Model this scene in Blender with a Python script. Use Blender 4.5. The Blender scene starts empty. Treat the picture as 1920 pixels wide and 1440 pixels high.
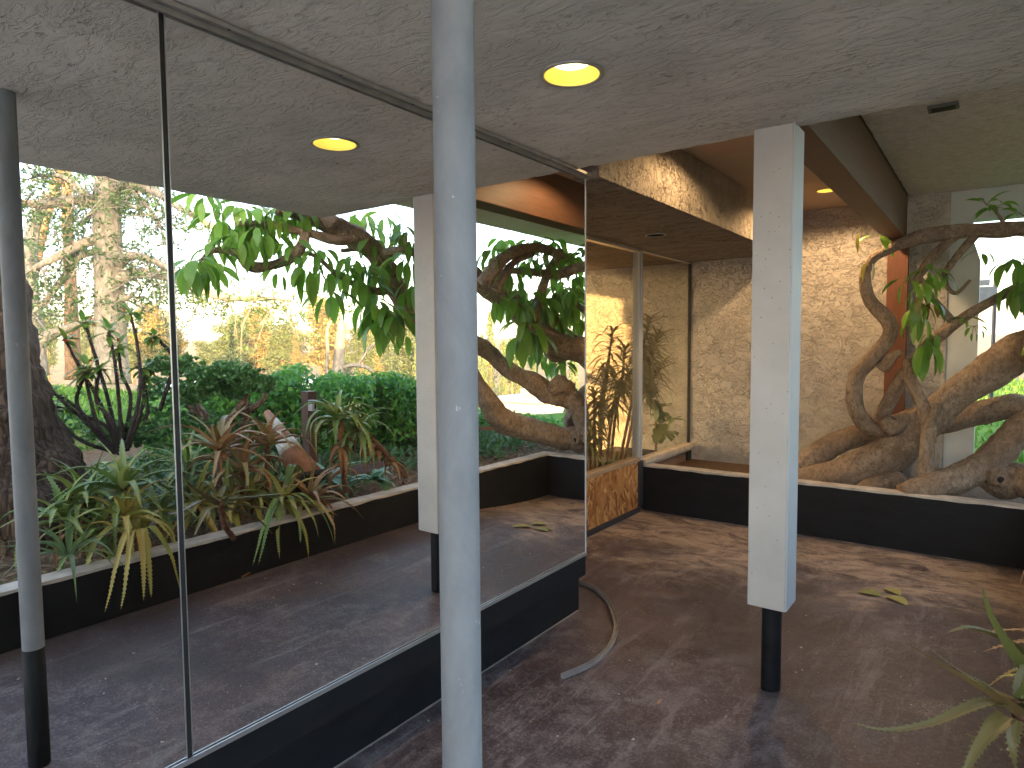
import bpy, bmesh, math, random
from mathutils import Vector, Matrix, noise
R = math.radians
rng = random.Random(7)
scene = bpy.context.scene
col = scene.collection

# ------------------------------------------------------------------ camera
cam_d = bpy.data.cameras.new('camera'); cam = bpy.data.objects.new('camera', cam_d); col.objects.link(cam)
cam_d.sensor_width = 36; cam_d.lens = 1222.84 / 1920 * 36
cam_d.clip_start = 0.02; cam_d.clip_end = 6000
RT = Vector((0.80447, 0.593942, -0.007819)); UP = Vector((-0.029946, 0.053699, 0.998108)); FW = Vector((-0.593238, 0.802714, -0.060985))
m = Matrix((RT, UP, -FW)).transposed().to_4x4(); m.translation = Vector((0, 0, 1.55))
cam.matrix_world = m
scene.camera = cam

# ------------------------------------------------------------------ light: late afternoon, sun low behind the building
SUN_AZ, SUN_EL = R(236), R(9.0)
w = bpy.data.worlds.new('World'); scene.world = w; w.use_nodes = True
wn = w.node_tree.nodes; wl = w.node_tree.links
bg = wn['Background']; sky = wn.new('ShaderNodeTexSky'); sky.sky_type = 'NISHITA'; sky.sun_disc = False
sky.sun_elevation = SUN_EL; sky.sun_rotation = SUN_AZ
sky.air_density = 0.8; sky.dust_density = 3.0; sky.ozone_density = 0.3
wl.new(sky.outputs[0], bg.inputs[0]); bg.inputs[1].default_value = 0.15
sd = bpy.data.lights.new('sun', 'SUN'); so = bpy.data.objects.new('sun', sd); col.objects.link(so)
sd.energy = 3.4; sd.angle = R(0.5); sd.color = (1.0, 0.56, 0.19)
sun_from = Vector((math.sin(SUN_AZ) * math.cos(SUN_EL), math.cos(SUN_AZ) * math.cos(SUN_EL), math.sin(SUN_EL)))
so.rotation_euler = sun_from.to_track_quat('Z', 'Y').to_euler()
scene.view_settings.view_transform = 'Standard'; scene.view_settings.look = 'None'
scene.view_settings.gamma = 1.0; scene.view_settings.exposure = 3.38
scene.cycles.max_bounces = 8; scene.cycles.transparent_max_bounces = 16
scene.cycles.glossy_bounces = 5; scene.cycles.diffuse_bounces = 5
scene.cycles.caustics_reflective = True; scene.cycles.caustics_refractive = False
scene.cycles.use_denoising = True
scene.cycles.sample_clamp_indirect = 8

# ------------------------------------------------------------------ node helper
class N:
    def __init__(s, name):
        s.m = bpy.data.materials.new(name); s.m.use_nodes = True
        s.t = s.m.node_tree; s.p = s.t.nodes['Principled BSDF']; s.o = s.t.nodes['Material Output']
        s._tc = None
    def new(s, kind, **kw):
        n = s.t.nodes.new('ShaderNode' + kind)
        for k, v in kw.items(): setattr(n, k, v)
        return n
    def link(s, a, b): s.t.links.new(a, b)
    def obj(s):
        if not s._tc: s._tc = s.new('TexCoord')
        return s._tc.outputs['Object']
    def mapping(s, scale=(1, 1, 1), rot=(0, 0, 0), src=None):
        n = s.new('Mapping'); n.inputs['Scale'].default_value = scale; n.inputs['Rotation'].default_value = rot
        s.link(src or s.obj(), n.inputs['Vector']); return n.outputs[0]
    def noise(s, scale, detail=4, rough=.55, dist=0, vec=None):
        n = s.new('TexNoise'); n.inputs['Scale'].default_value = scale; n.inputs['Detail'].default_value = detail
        n.inputs['Roughness'].default_value = rough; n.inputs['Distortion'].default_value = dist
        s.link(vec or s.obj(), n.inputs['Vector']); return n.outputs['Fac']
    def voro(s, scale, feature='F1', vec=None, out='Distance', rand=1):
        n = s.new('TexVoronoi', feature=feature); n.inputs['Scale'].default_value = scale
        if 'Randomness' in n.inputs: n.inputs['Randomness'].default_value = rand
        s.link(vec or s.obj(), n.inputs['Vector']); return n.outputs[out]
    def ramp(s, fac, stops, interp='LINEAR'):
        n = s.new('ValToRGB'); cr = n.color_ramp; cr.interpolation = interp
        while len(cr.elements) < len(stops): cr.elements.new(.5)
        for e, (p, c) in zip(cr.elements, stops):
            e.position = p; e.color = (*c, 1) if not isinstance(c, (int, float)) else (c, c, c, 1)
        s.link(fac, n.inputs[0]); return n.outputs[0]
    def mix(s, fac, a, b, mode='MIX'):
        n = s.new('Mix', data_type='RGBA', blend_type=mode)
        for i, v in ((0, fac), (6, a), (7, b)):
            if hasattr(v, 'default_value') or hasattr(v, 'links'): s.link(v, n.inputs[i])
            elif i == 0: n.inputs[0].default_value = v
            else: n.inputs[i].default_value = (*v, 1)
        return n.outputs[2]
    def math(s, op, a, b=0, clamp=False):
        n = s.new('Math', operation=op, use_clamp=clamp)
        for i, v in ((0, a), (1, b)):
            if isinstance(v, (int, float)): n.inputs[i].default_value = v
            else: s.link(v, n.inputs[i])
        return n.outputs[0]
    def bump(s, h, strength=.5, dist=.01, prev=None):
        n = s.new('Bump'); n.inputs['Strength'].default_value = strength; n.inputs['Distance'].default_value = dist
        s.link(h, n.inputs['Height'])
        if prev: s.link(prev, n.inputs['Normal'])
        s.link(n.outputs[0], s.p.inputs['Normal']); return n.outputs[0]
    def col(s, v):
        if isinstance(v, tuple): s.p.inputs['Base Color'].default_value = (*v, 1)
        else: s.link(v, s.p.inputs['Base Color'])
        return s
    def set(s, rough=.6, metal=0, spec=.5, **kw):
        s.p.inputs['Roughness'].default_value = rough; s.p.inputs['Metallic'].default_value = metal
        s.p.inputs['Specular IOR Level'].default_value = spec
        for k, v in kw.items(): s.p.inputs[k].default_value = v
        return s

def flat(name, c, rough=.6, metal=0, var=.12, scale=8, spec=.5, bump=0):
    n = N(name); f = n.noise(scale, 5)
    n.col(n.ramp(f, [(.3, tuple(x * (1 - var) for x in c)), (.7, tuple(min(1, x * (1 + var)) for x in c))]))
    n.set(rough, metal, spec)
    if bump: n.bump(n.noise(scale * 8, 4), bump, .004)
    return n.m

def stucco(name, c, scale=9, strength=.6, dist=.012, stretch=(1, 1, 1), pits=.5, rot=(0, 0, 0), pit_lo=.60, crack=.6):
    """skip-trowelled stucco: flat knocked-down patches, torn broken ridges and small pits"""
    n = N(name); v = n.mapping(stretch, rot)
    a = n.noise(scale, 5, .6, .9, v); b = n.noise(scale * 3.3, 6, .7, .4, v); big = n.noise(1.3, 4, .6); md = n.noise(scale * .55, 4, .6, .4)
    tor = n.ramp(a, [(.44, 0), (.50, .8), (.56, 1)])
    line = n.ramp(n.noise(scale * 1.1, 5, .62, 1.4, v), [(.478, 0), (.50, 1), (.512, 0)])
    line = n.math('MULTIPLY', line, n.ramp(n.noise(scale * .7, 4, .65, .5, v), [(.46, 0), (.58, 1)]))
    pit = n.math('MULTIPLY', n.ramp(b, [(pit_lo, 0), (pit_lo + .07, 1)]), n.ramp(n.noise(scale * .35, 4, .6, .3, v), [(.47, 0), (.58, 1)]))
    pm = n.math('MAXIMUM', pit, n.math('MULTIPLY', line, crack))
    h = n.math('SUBTRACT', n.math('ADD', n.math('MULTIPLY', tor, .5), n.math('MULTIPLY', b, .45)), n.math('MULTIPLY', pm, 1.1))
    n.bump(h, strength, dist)
    base = n.ramp(n.math('ADD', n.math('MULTIPLY', big, .6), n.math('MULTIPLY', md, .4)), [(.34, tuple(x * .80 for x in c)), (.64, tuple(x * 1.12 for x in c))])
    n.col(n.mix(n.math('MULTIPLY', pm, pits), base, tuple(x * .22 for x in c)))  # shade inside pits and cracks put into the colour
    n.set(.9, 0, .2); return n.m

def leafmat(name, cols, rough=.4, trans=.3, spec=.5):
    """leaf: colour varies per leaf, light passes through"""
    n = N(name); g = n.new('NewGeometry')
    k = len(cols)
    n.col(n.ramp(g.outputs['Random Per Island'], [(i / max(1, k - 1), c) for i, c in enumerate(cols)]))
    n.set(rough, 0, spec)
    tr = n.new('BsdfTranslucent'); n.link(n.p.inputs['Base Color'].links[0].from_socket, tr.inputs[0])
    mx = n.new('MixShader'); mx.inputs[0].default_value = trans
    n.link(n.p.outputs[0], mx.inputs[1]); n.link(tr.outputs[0], mx.inputs[2]); n.link(mx.outputs[0], n.o.inputs[0])
    return n.m

def barkmat(name, c1, c2, scale=10, stretch=(1, 1, .25), strength=.7, dist=.02, rough=.85):
    n = N(name); v = n.mapping(stretch)
    a = n.noise(scale, 6, .65, .6, v); b = n.voro(scale * 1.6, 'DISTANCE_TO_EDGE', v)
    f = n.math('MULTIPLY', a, n.math('ADD', n.ramp(b, [(0, .55), (.25, 1)]), 0))
    n.col(n.ramp(f, [(.2, c1), (.55, c2)])); n.bump(f, strength, dist); n.set(rough, 0, .2); return n.m

def smoothbark(name, c1, c2, c3):
    n = N(name); big = n.noise(3.5, 5, .6, .5); fine = n.noise(38, 6, .7, .8, n.mapping((1, 1, .5))); ring = n.noise(22, 4, .6, 1.5, n.mapping((.35, 1, 1)))
    base = n.ramp(big, [(.32, c1), (.52, c2), (.7, c3)])
    c = n.mix(n.ramp(fine, [(.36, .75), (.56, 0)]), base, tuple(x * .38 for x in c2))
    c = n.mix(n.ramp(n.noise(9, 5, .7, .6), [(.60, 0), (.72, .5)]), c, tuple(min(1, x * 1.5) for x in c3)); n.col(c)
    vein = n.noise(16, 6, .7, 2.2); h = n.math('ADD', n.math('ADD', n.math('MULTIPLY', fine, .7), n.math('MULTIPLY', ring, .6)), n.math('MULTIPLY', vein, .8)); n.bump(h, 1.0, .022); n.set(.85, 0, .2); return n.m

# ------------------------------------------------------------------ mesh helpers
class MB:
    def __init__(s): s.v = []; s.f = []; s.mi = []; s.cur = 0
    def add(s, vs, fs):
        o = len(s.v); s.v += [tuple(p) for p in vs]; s.f += [tuple(i + o for i in f) for f in fs]; s.mi += [s.cur] * len(fs)
    def box(s, x0, y0, z0, x1, y1, z1):
        s.add([(x0, y0, z0), (x1, y0, z0), (x1, y1, z0), (x0, y1, z0), (x0, y0, z1), (x1, y0, z1), (x1, y1, z1), (x0, y1, z1)],
              [(0, 3, 2, 1), (4, 5, 6, 7), (0, 1, 5, 4), (1, 2, 6, 5), (2, 3, 7, 6), (3, 0, 4, 7)])
    def prism(s, pts, z0, z1):
        n = len(pts); vs = [(x, y, z0) for x, y in pts] + [(x, y, z1) for x, y in pts]
        s.add(vs, [tuple(range(n - 1, -1, -1)), tuple(range(n, 2 * n))] + [(i, (i + 1) % n, n + (i + 1) % n, n + i) for i in range(n)])
    def tube(s, pts, rads, seg=10, cap=True, jit=0, fr=3.0, seed=0, ridge=0):
        pts = [Vector(p) for p in pts]; n = len(pts); vs = []
        t0 = (pts[1] - pts[0]).normalized(); u = t0.orthogonal().normalized()
        arc = 0
        for i, p in enumerate(pts):
            if i: arc += (p - pts[i - 1]).length
            t = (pts[min(i + 1, n - 1)] - pts[max(i - 1, 0)]).normalized()
            u = (u - t * u.dot(t)); u = u.normalized() if u.length > 1e-6 else t.orthogonal().normalized()
            q = t.cross(u); r = rads[i] if not isinstance(rads, (int, float)) else rads
            for k in range(seg):
                a = 2 * math.pi * k / seg; d = u * math.cos(a) + q * math.sin(a); rr = r
                if jit: rr = r * (1 + jit * noise.noise((p + d * r) * fr + Vector((seed, 0, 0))) + jit * .5 * noise.noise((p + d * r) * fr * 3.3))
                if ridge: rr *= 1 + ridge * (noise.noise(Vector((math.cos(a) * 2.6, math.sin(a) * 2.6, arc * 1.6 + seed))) + .6 * noise.noise(Vector((math.cos(a) * 6, math.sin(a) * 6, arc * 3 + seed))))
                vs.append(p + d * rr)
        fs = [(i * seg + k, i * seg + (k + 1) % seg, (i + 1) * seg + (k + 1) % seg, (i + 1) * seg + k) for i in range(n - 1) for k in range(seg)]
        if cap: fs += [tuple(range(seg - 1, -1, -1)), tuple((n - 1) * seg + k for k in range(seg))]
        s.add(vs, fs)
    def lathe(s, prof, seg=24, c=(0, 0, 0)):
        vs = []; n = len(prof)
        for r, z in prof:
            for k in range(seg):
                a = 2 * math.pi * k / seg; vs.append((c[0] + r * math.cos(a), c[1] + r * math.sin(a), c[2] + z))
        s.add(vs, [(i * seg + k, i * seg + (k + 1) % seg, (i + 1) * seg + (k + 1) % seg, (i + 1) * seg + k) for i in range(n - 1) for k in range(seg)])
    def build(s, name, mat, parent=None, smooth=False, bevel=0):
        me = bpy.data.meshes.new(name); me.from_pydata(s.v, [], s.f); me.update()
        for mm in (mat if isinstance(mat, (list, tuple)) else [mat]): me.materials.append(mm)
        if any(s.mi): me.polygons.foreach_set('material_index', s.mi)
        if smooth: me.polygons.foreach_set('use_smooth', [True] * len(me.polygons))
        o = bpy.data.objects.new(name, me); col.objects.link(o)
        if parent:
            o.parent = parent; o.matrix_parent_inverse = Matrix.Translation(-parent.location)
        if bevel:
            b = o.modifiers.new('bevel', 'BEVEL'); b.width = bevel; b.segments = 2; b.limit_method = 'ANGLE'
        return o

def tag(o, label, cat, group=None):
    o['kind'] = 'thing'
    o['label'] = label; o['category'] = cat
    if group: o['group'] = group
    return o
def struct(o): o['kind'] = 'structure'; return o
def thing(name, loc, label, cat, group=None):
    o = bpy.data.objects.new(name, None); col.objects.link(o); o.location = loc; o.empty_display_size = .1
    return tag(o, label, cat, group)
def copy_tree(o, parent=None):
    c = o.copy(); col.objects.link(c)
    if parent: c.parent = parent
    for ch in list(o.children): copy_tree(ch, c)
    return c
def smooth(a, b, x):
    t = max(0, min(1, (x - a) / (b - a))); return t * t * (3 - 2 * t)
def spline(pts, n=8):
    """Catmull-Rom through points (any dimension)"""
    P = [tuple(p) for p in pts]; P = [tuple(2 * a - b for a, b in zip(P[0], P[1]))] + P + [tuple(2 * a - b for a, b in zip(P[-1], P[-2]))]
    out = []
    for i in range(1, len(P) - 2):
        for k in range(n):
            t = k / n
            out.append(tuple(.5 * (2 * b + (c - a) * t + (2 * a - 5 * b + 4 * c - d) * t * t + (3 * b - a - 3 * c + d) * t ** 3)
                             for a, b, c, d in zip(P[i - 1], P[i], P[i + 1], P[i + 2])))
    out.append(P[-2]); return out
def heightfield(name, mat, xs, ys, zf):
    mb = MB(); nx = len(xs)
    mb.add([(x, y, zf(x, y)) for y in ys for x in xs],
           [(j * nx + i, j * nx + i + 1, (j + 1) * nx + i + 1, (j + 1) * nx + i) for j in range(len(ys) - 1) for i in range(nx - 1)])
    return mb.build(name, mat, smooth=True)
def lin(a, b, n): return [a + (b - a) * i / n for i in range(n + 1)]
# ================================================================== materials of the building
XM = -1.72           # face of the mirror
ZC = 2.42            # canopy soffit
S_canopy = stucco('canopy_stucco', (.62, .57, .53), 8, .75, .010, (1.0, 2.3, 1), .55, (0, 0, .25), .58, .4)
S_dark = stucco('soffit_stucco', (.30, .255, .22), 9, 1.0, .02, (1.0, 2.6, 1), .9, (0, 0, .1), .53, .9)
S_wall = stucco('wall_stucco', (.52, .475, .42), 14, 1.0, .016, (1, 1, 1.25), .55, (0, 0, 0), .60, .55)
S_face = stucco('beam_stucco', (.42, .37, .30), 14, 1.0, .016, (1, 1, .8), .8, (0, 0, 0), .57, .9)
S_white = flat('pale_plaster', (.5, .54, .55), .8, 0, .06, 6, .3, .25)  # paler, bluer plaster than the back wall
def popcorn():
    n = N('popcorn_plaster'); a = n.voro(55, 'SMOOTH_F1'); b = n.noise(24, 5, .7)
    h = n.math('ADD', n.math('MULTIPLY', a, -1), b); n.bump(h, .95, .012)
    n.col(n.ramp(b, [(.3, (.56, .49, .47)), (.7, (.80, .73, .70))])); n.set(.92, 0, .2); return n.m
M_pop = popcorn()
M_tan = flat('tan_plaster', (.40, .30, .22), .85, 0, .06, 3, .2, .15)
def woodmat(name, c, c2, rough=.55, sc=(9, 1.0, 9)):
    n = N(name); f = n.noise(6, 6, .6, .5, n.mapping(sc)); n.col(n.ramp(f, [(.3, c), (.7, c2)])); n.bump(f, .15, .003); n.set(rough, 0, .4); return n.m
M_beam = woodmat('brown_beam_paint', (.070, .036, .021), (.11, .054, .030))
M_post = woodmat('red_brown_paint', (.125, .046, .022), (.18, .066, .030), sc=(9, 9, 1))
def floormat():
    n = N('painted_concrete'); x = n.new('SeparateXYZ'); n.link(n.obj(), x.inputs[0])
    big = n.noise(1.0, 7, .66, .5); mid = n.noise(5, 7, .74, .4); fine = n.noise(46, 5, .75); blot = n.noise(2.3, 6, .7, .8)
    c = n.ramp(big, [(.30, (.036, .025, .031)), (.5, (.074, .053, .062)), (.70, (.130, .104, .116))])
    c = n.mix(n.ramp(blot, [(.38, .5), (.56, 0)]), c, (.045, .030, .029))              # darker worn-through blotches
    c = n.mix(n.ramp(mid, [(.48, 0), (.68, .75)]), c, (.235, .20, .20))
    m3 = n.noise(15, 7, .8, .5); c = n.mix(n.ramp(m3, [(.50, 0), (.64, .28)]), c, (.30, .26, .25)); c = n.mix(n.ramp(m3, [(.34, .22), (.47, 0)]), c, (.034, .025, .026))                 # chalky scuffs
    st = n.noise(3, 7, .78, .3, n.mapping((3.2, .45, 1), (0, 0, .16)))
    c = n.mix(n.ramp(st, [(.53, 0), (.70, .7)]), c, (.32, .29, .285))                   # drag streaks
    c = n.mix(n.math('MULTIPLY', n.ramp(n.noise(.75, 4, .6), [(.47, 0), (.60, .7)]), n.ramp(mid, [(.3, .2), (.6, 1)])), c, (.105, .056, .040))
    edge = n.math('ADD', x.outputs[1], n.math('MULTIPLY', n.math('SUBTRACT', n.noise(1.5, 6, .7, .6), .5), 3.4))
    dust = n.math('MULTIPLY', n.ramp(n.math('DIVIDE', edge, 6.5), [(.64, 0), (.72, 1), (.82, 1), (.92, .15)]), n.ramp(n.noise(3.6, 8, .82, .9, n.mapping((1, 1.7, 1))), [(.40, 0), (.56, .95)]))
    c = n.mix(dust, c, (.46, .35, .265))
    spk = n.noise(85, 4, .8); c = n.mix(n.ramp(spk, [(.30, .55), (.48, 0)]), c, (.028, .021, .022)); c = n.mix(n.ramp(spk, [(.54, 0), (.70, .55)]), c, (.34, .30, .29))
    rim = n.noise(.62, 3, .45, .4, n.mapping((1, 1, 1), (0, 0, 1.2)))
    c = n.mix(n.ramp(rim, [(.54, 0), (.62, .6)]), c, (.044, .036, .039))              # old water stains with pale rims
    fl = n.ramp(n.voro(38), [(0, 1), (.06, 1), (.10, 0)]); flm = n.math('MULTIPLY', fl, n.ramp(n.noise(7, 3), [(.48, 0), (.60, .85)]))
    c = n.mix(flm, c, (.46, .40, .34))
    f2 = n.ramp(n.voro(110), [(0, 1), (.10, 1), (.16, 0)]); c = n.mix(n.math('MULTIPLY', f2, n.ramp(mid, [(.45, 0), (.6, .6)])), c, (.42, .37, .33))
    wv = n.new('TexWave', wave_type='BANDS', bands_direction='Y', wave_profile='SIN'); wv.inputs['Scale'].default_value = 24; wv.inputs['Distortion'].default_value = 7; wv.inputs['Detail'].default_value = 1; wv.inputs['Detail Scale'].default_value = 6
    n.link(n.mapping((1, 1, 1), (0, 0, .5)), wv.inputs['Vector'])
    pr = n.math('MULTIPLY', n.ramp(wv.outputs['Fac'], [(.70, 0), (.85, 1)]), n.math('MULTIPLY', n.ramp(n.voro(1.9, rand=1), [(.12, .75), (.19, 0)]), n.ramp(fine, [(.4, .2), (.6, 1)])))
    c = n.mix(pr, c, (.36, .31, .28))
    n.col(c)
    h = n.math('ADD', n.math('MULTIPLY', mid, .7), n.math('MULTIPLY', fine, .3))
    n.bump(h, .45, .006); n.set(.5, 0, .45); n.link(n.ramp(mid, [(.3, .40), (.7, .70)]), n.p.inputs['Roughness']); return n.m
M_floor = floormat()
def blackpaint():
    n = N('black_paint'); f = n.noise(5, 6, .6, .3, n.mapping((1, 1, 3)))
    c = n.ramp(f, [(.3, (.004, .0045, .006)), (.7, (.010, .0105, .013))])
    c = n.mix(n.ramp(n.noise(18, 5, .7, 1.0, n.mapping((1.5, 1.5, .35))), [(.66, 0), (.78, .4)]), c, (.045, .047, .054))
    n.col(c); n.bump(n.noise(30, 5, .6), .4, .004); n.set(.6, 0, .25); return n.m
M_black = blackpaint()
M_cap = flat('pale_cap_paint', (.50, .455, .40), .8, 0, .25, 9, .3, .4)
M_alu = flat('brushed_aluminium', (.62, .62, .62), .34, .9, .06, 20)
M_alu_d = flat('weathered_aluminium', (.42, .40, .38), .5, .6, .15, 14)
M_white = flat('white_enamel', (.45, .475, .50), .45, 0, .04, 3, .5)
M_seam = flat('dark_rubber', (.012, .010, .010), .6, 0, .1, 9)
def mirrormat():
    n = N('mirror_glass'); f = n.noise(2.5, 5, .6, .4, n.mapping((1, 1, 2)))
    n.col((.91, .91, .905)); n.set(.0, 1.0); return n.m
M_mirror = mirrormat()
def glassmat():
    n = N('window_glass'); gl = n.new('BsdfGlossy'); gl.inputs['Roughness'].default_value = 0.01
    tr = n.new('BsdfTransparent'); tr.inputs[0].default_value = (.80, .80, .74, 1)
    lw = n.new('LayerWeight'); lw.inputs[0].default_value = .5
    f2 = n.math('ADD', .07, n.math('MULTIPLY', n.math('POWER', lw.outputs['Facing'], 4.0), .9), True)
    mx = n.new('MixShader'); n.link(f2, mx.inputs[0]); n.link(tr.outputs[0], mx.inputs[1]); n.link(gl.outputs[0], mx.inputs[2]); n.link(mx.outputs[0], n.o.inputs[0]); return n.m
M_glass = glassmat()
def osb():
    n = N('strand_board'); c = None
    for i, (r, sc) in enumerate(((.35, 30), (1.25, 26), (2.3, 34), (2.9, 28))):
        vn = n.new('TexVoronoi'); vn.inputs['Scale'].default_value = sc
        n.link(n.mapping((1, 1, .26), (0, 0, 0), n.mapping((1, 1, 1), (r, 0, 0))), vn.inputs['Vector'])
        g = n.new('SeparateColor'); n.link(vn.outputs['Color'], g.inputs[0])
        k = n.ramp(g.outputs[0], [(0, (.17, .062, .018)), (.35, (.33, .14, .042)), (.75, (.43, .21, .070)), (1, (.56, .33, .14))])
        c = k if c is None else n.mix(n.ramp(g.outputs[1], [(.56, 0), (.60, 1)]), c, k)
        hh = g.outputs[2]
    n.col(c); n.bump(hh, .4, .004); n.set(.7, 0, .3); return n.m
M_osb = osb()
def galv():
    n = N('galvanised_steel'); f = n.noise(9, 6, .65, .3, n.mapping((1, 1, .5))); s = n.noise(40, 3, .6)
    c = n.ramp(f, [(.3, (.15, .16, .176)), (.7, (.235, .248, .265))])
    c = n.mix(n.ramp(s, [(.7, 0), (.76, .8)]), c, (.52, .52, .52)); n.col(c); n.bump(f, .12, .002); n.set(.6, .0, .3)
    return n.m
M_galv = galv()
def columnmat():
    n = N('pinholed_white_concrete'); v = n.voro(32, 'F1', n.mapping((1, 1, 1)))
    pin = n.ramp(v, [(0, 1), (.055, 1), (.10, 0)])
    pm = n.math('MULTIPLY', pin, n.ramp(n.noise(4, 2), [(.34, 0), (.45, 1)])); f = n.noise(4, 5, .6)
    base = n.ramp(f, [(.3, (.42, .405, .385)), (.7, (.51, .49, .47))])
    n.col(n.mix(n.math('MULTIPLY', pm, .8), base, (.12, .11, .10))); n.bump(n.math('SUBTRACT', f, pm), .4, .004); n.set(.5, 0, .4); return n.m
M_col = columnmat()
def emit(name, c, s):
    n = N(name); n.col((.8, .8, .8)); n.p.inputs['Emission Color'].default_value = (*c, 1); n.p.inputs['Emission Strength'].default_value = s; return n.m
M_bulb = emit('lit_bulb', (1.0, .78, .36), 1.3)
M_refl = flat('gold_reflector', (.85, .72, .20), .45, .3, .05, 5)
M_dark = flat('dark_void', (.02, .018, .016), .8)

# ================================================================== floor
def floor_z(x, y):
    # the slab rises gently towards the planter wall, level again at the back corner
    return .14 * smooth(-1.35, .21, x) * (1 - smooth(3.6, 5.5, y))
xs = lin(-2.9, .25, 45); ys = lin(-.5, 5.6, 61)
fl = struct(heightfield('floor', M_floor, xs, ys, floor_z))

# ================================================================== canopy over the entrance, torn stucco edge
def slab(name, mat, x0, x1, y0, y1, z0, z1, n=26, rag=.012, parent=None):
    """box whose lower outline is slightly uneven (hand-trowelled arris)"""
    mb = MB(); nx = max(2, int((x1 - x0) * n)); ny = max(2, int((y1 - y0) * n)); ring = []
    for i in range(nx): ring.append((x0 + (x1 - x0) * i / nx, y0))
    for j in range(ny): ring.append((x1, y0 + (y1 - y0) * j / ny))
    for i in range(nx): ring.append((x1 - (x1 - x0) * i / nx, y1))
    for j in range(ny): ring.append((x0, y1 - (y1 - y0) * j / ny))
    k = len(ring); cx, cy = (x0 + x1) / 2, (y0 + y1) / 2; vs = []
    for x, y in ring:
        a = noise.noise(Vector((x * 7, y * 7, 1))) + .6 * noise.noise(Vector((x * 23, y * 23, 4)))
        b = noise.noise(Vector((x * 9, y * 9, 8))) + .5 * noise.noise(Vector((x * 31, y * 31, 2)))
        dx = rag * b * (1 if abs(y - y0) > 1e-6 and abs(y - y1) > 1e-6 else 0); dy = rag * b * (0 if dx else 1)
        vs.append((x + dx, y + dy, z0 + abs(a) * rag * .8))
    vin = [(x + (cx - x) * .05 / max(.06, abs(x1 - x0) / 2), y + (cy - y) * .05 / max(.06, abs(y1 - y0) / 2), z0) for x, y in ring]
    vt = [(x, y, z1) for x, y in ring]
    fs = [(i, (i + 1) % k, k + (i + 1) % k, k + i) for i in range(k)]
    fs = [tuple(reversed(f)) for f in fs] + [tuple(range(2 * k - 1, k - 1, -1))]
    fs += [(i, (i + 1) % k, 2 * k + (i + 1) % k, 2 * k + i) for i in range(k)] + [tuple(range(2 * k, 3 * k))]
    vv = vs + vin + vt
    mb.add(vv, fs); return mb.build(name, mat, parent)
canopy = tag(slab('entrance_canopy', S_canopy, -2.6, .28, -.7, 2.87, ZC, 2.83), 'grey rough-trowelled stucco canopy ceiling that carries the lit round downlight above the walkway', 'ceiling')
# roof over the planter court
porch = tag(slab('porch_roof', M_pop, -.64, .95, 2.875, 8.2, 2.815, 3.1, 20, .006), 'grey popcorn-textured porch ceiling with a small vent, right of the brown beam', 'ceiling')
mb = MB(); mb.box(-1.655, 2.875, 2.795, -.815, 6.75, 3.09); rc = tag(mb.build('recess_ceiling', M_tan), 'smooth tan ceiling of the recess between stucco beam and brown beam', 'ceiling')
soff = thing('stucco_soffit', (-2.1, 5, 2.4), 'low dark stucco soffit with a warm-lit textured side, running above the window wall', 'soffit')
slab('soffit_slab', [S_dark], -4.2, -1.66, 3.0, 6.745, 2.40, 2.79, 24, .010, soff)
mb = MB()
ys_ = lin(2.99, 6.745, 60); zs_ = lin(2.403, 2.79, 8)
mb.add([(-1.652 + .006 * noise.noise(Vector((0, y * 12, z * 12))), y, z) for z in zs_ for y in ys_],
       [(j * 61 + i, j * 61 + i + 1, (j + 1) * 61 + i + 1, (j + 1) * 61 + i) for j in range(8) for i in range(60)])
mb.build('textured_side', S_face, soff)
# building mass behind the mirror and over the roof, so the low sun stays behind it
mb = MB(); mb.box(-2.6, -9, .0, -1.92, 2.86, 2.415); mb.box(-2.6, 2.86, .0, -1.92, 3.2, 2.395); mb.box(-9, 3.0, 3.11, -.64, 8.2, 3.4); mb.box(-9, -9, 2.84, -1.0, 2.99, 3.4)

bw = tag(mb.build('building_wall', S_wall), 'stucco building body behind the mirrored front', 'building')
# brown beam and post
mb = MB(); mb.box(-.81, 2.88, 2.45, -.65, 6.745, 2.86)
tag(mb.build('wooden_beam', M_beam, bevel=.006), 'long dark brown beam running from the white column to the back wall', 'beam')
mb = MB(); mb.box(-.785, 6.66, .2, -.625, 6.742, 2.447)
tag(mb.build('wooden_post', M_post, bevel=.004), 'red-brown flat post against the stucco back wall, behind the twisting branches', 'post')
# back wall
mb = MB(); mb.box(-9, 6.75, -.5, -.335, 6.95, 3.09)
tag(mb.build('stucco_wall', S_wall, bevel=.006), 'cream stucco back wall with swirled trowel marks, warmly lit beside the column', 'wall')
pier = thing('white_pier', (-.22, 6.8, 0), 'pale wall end with a cut-off upper corner at the open edge of the porch', 'wall')
mb = MB()
prof = [(-.333, -.5), (-.115, -.5), (-.115, 2.22), (-.175, 2.42), (-.175, 2.56), (.30, 2.56), (.30, 2.812), (-.333, 2.812)]
n_ = len(prof); mb.add([(x, 6.765, z) for x, z in prof] + [(x, 6.93, z) for x, z in prof],
     [tuple(range(n_)), tuple(range(2 * n_ - 1, n_ - 1, -1))] + [(i, n_ + i, n_ + (i + 1) % n_, (i + 1) % n_) for i in range(n_)])
mb.build('wall_panel', S_white, pier)

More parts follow.
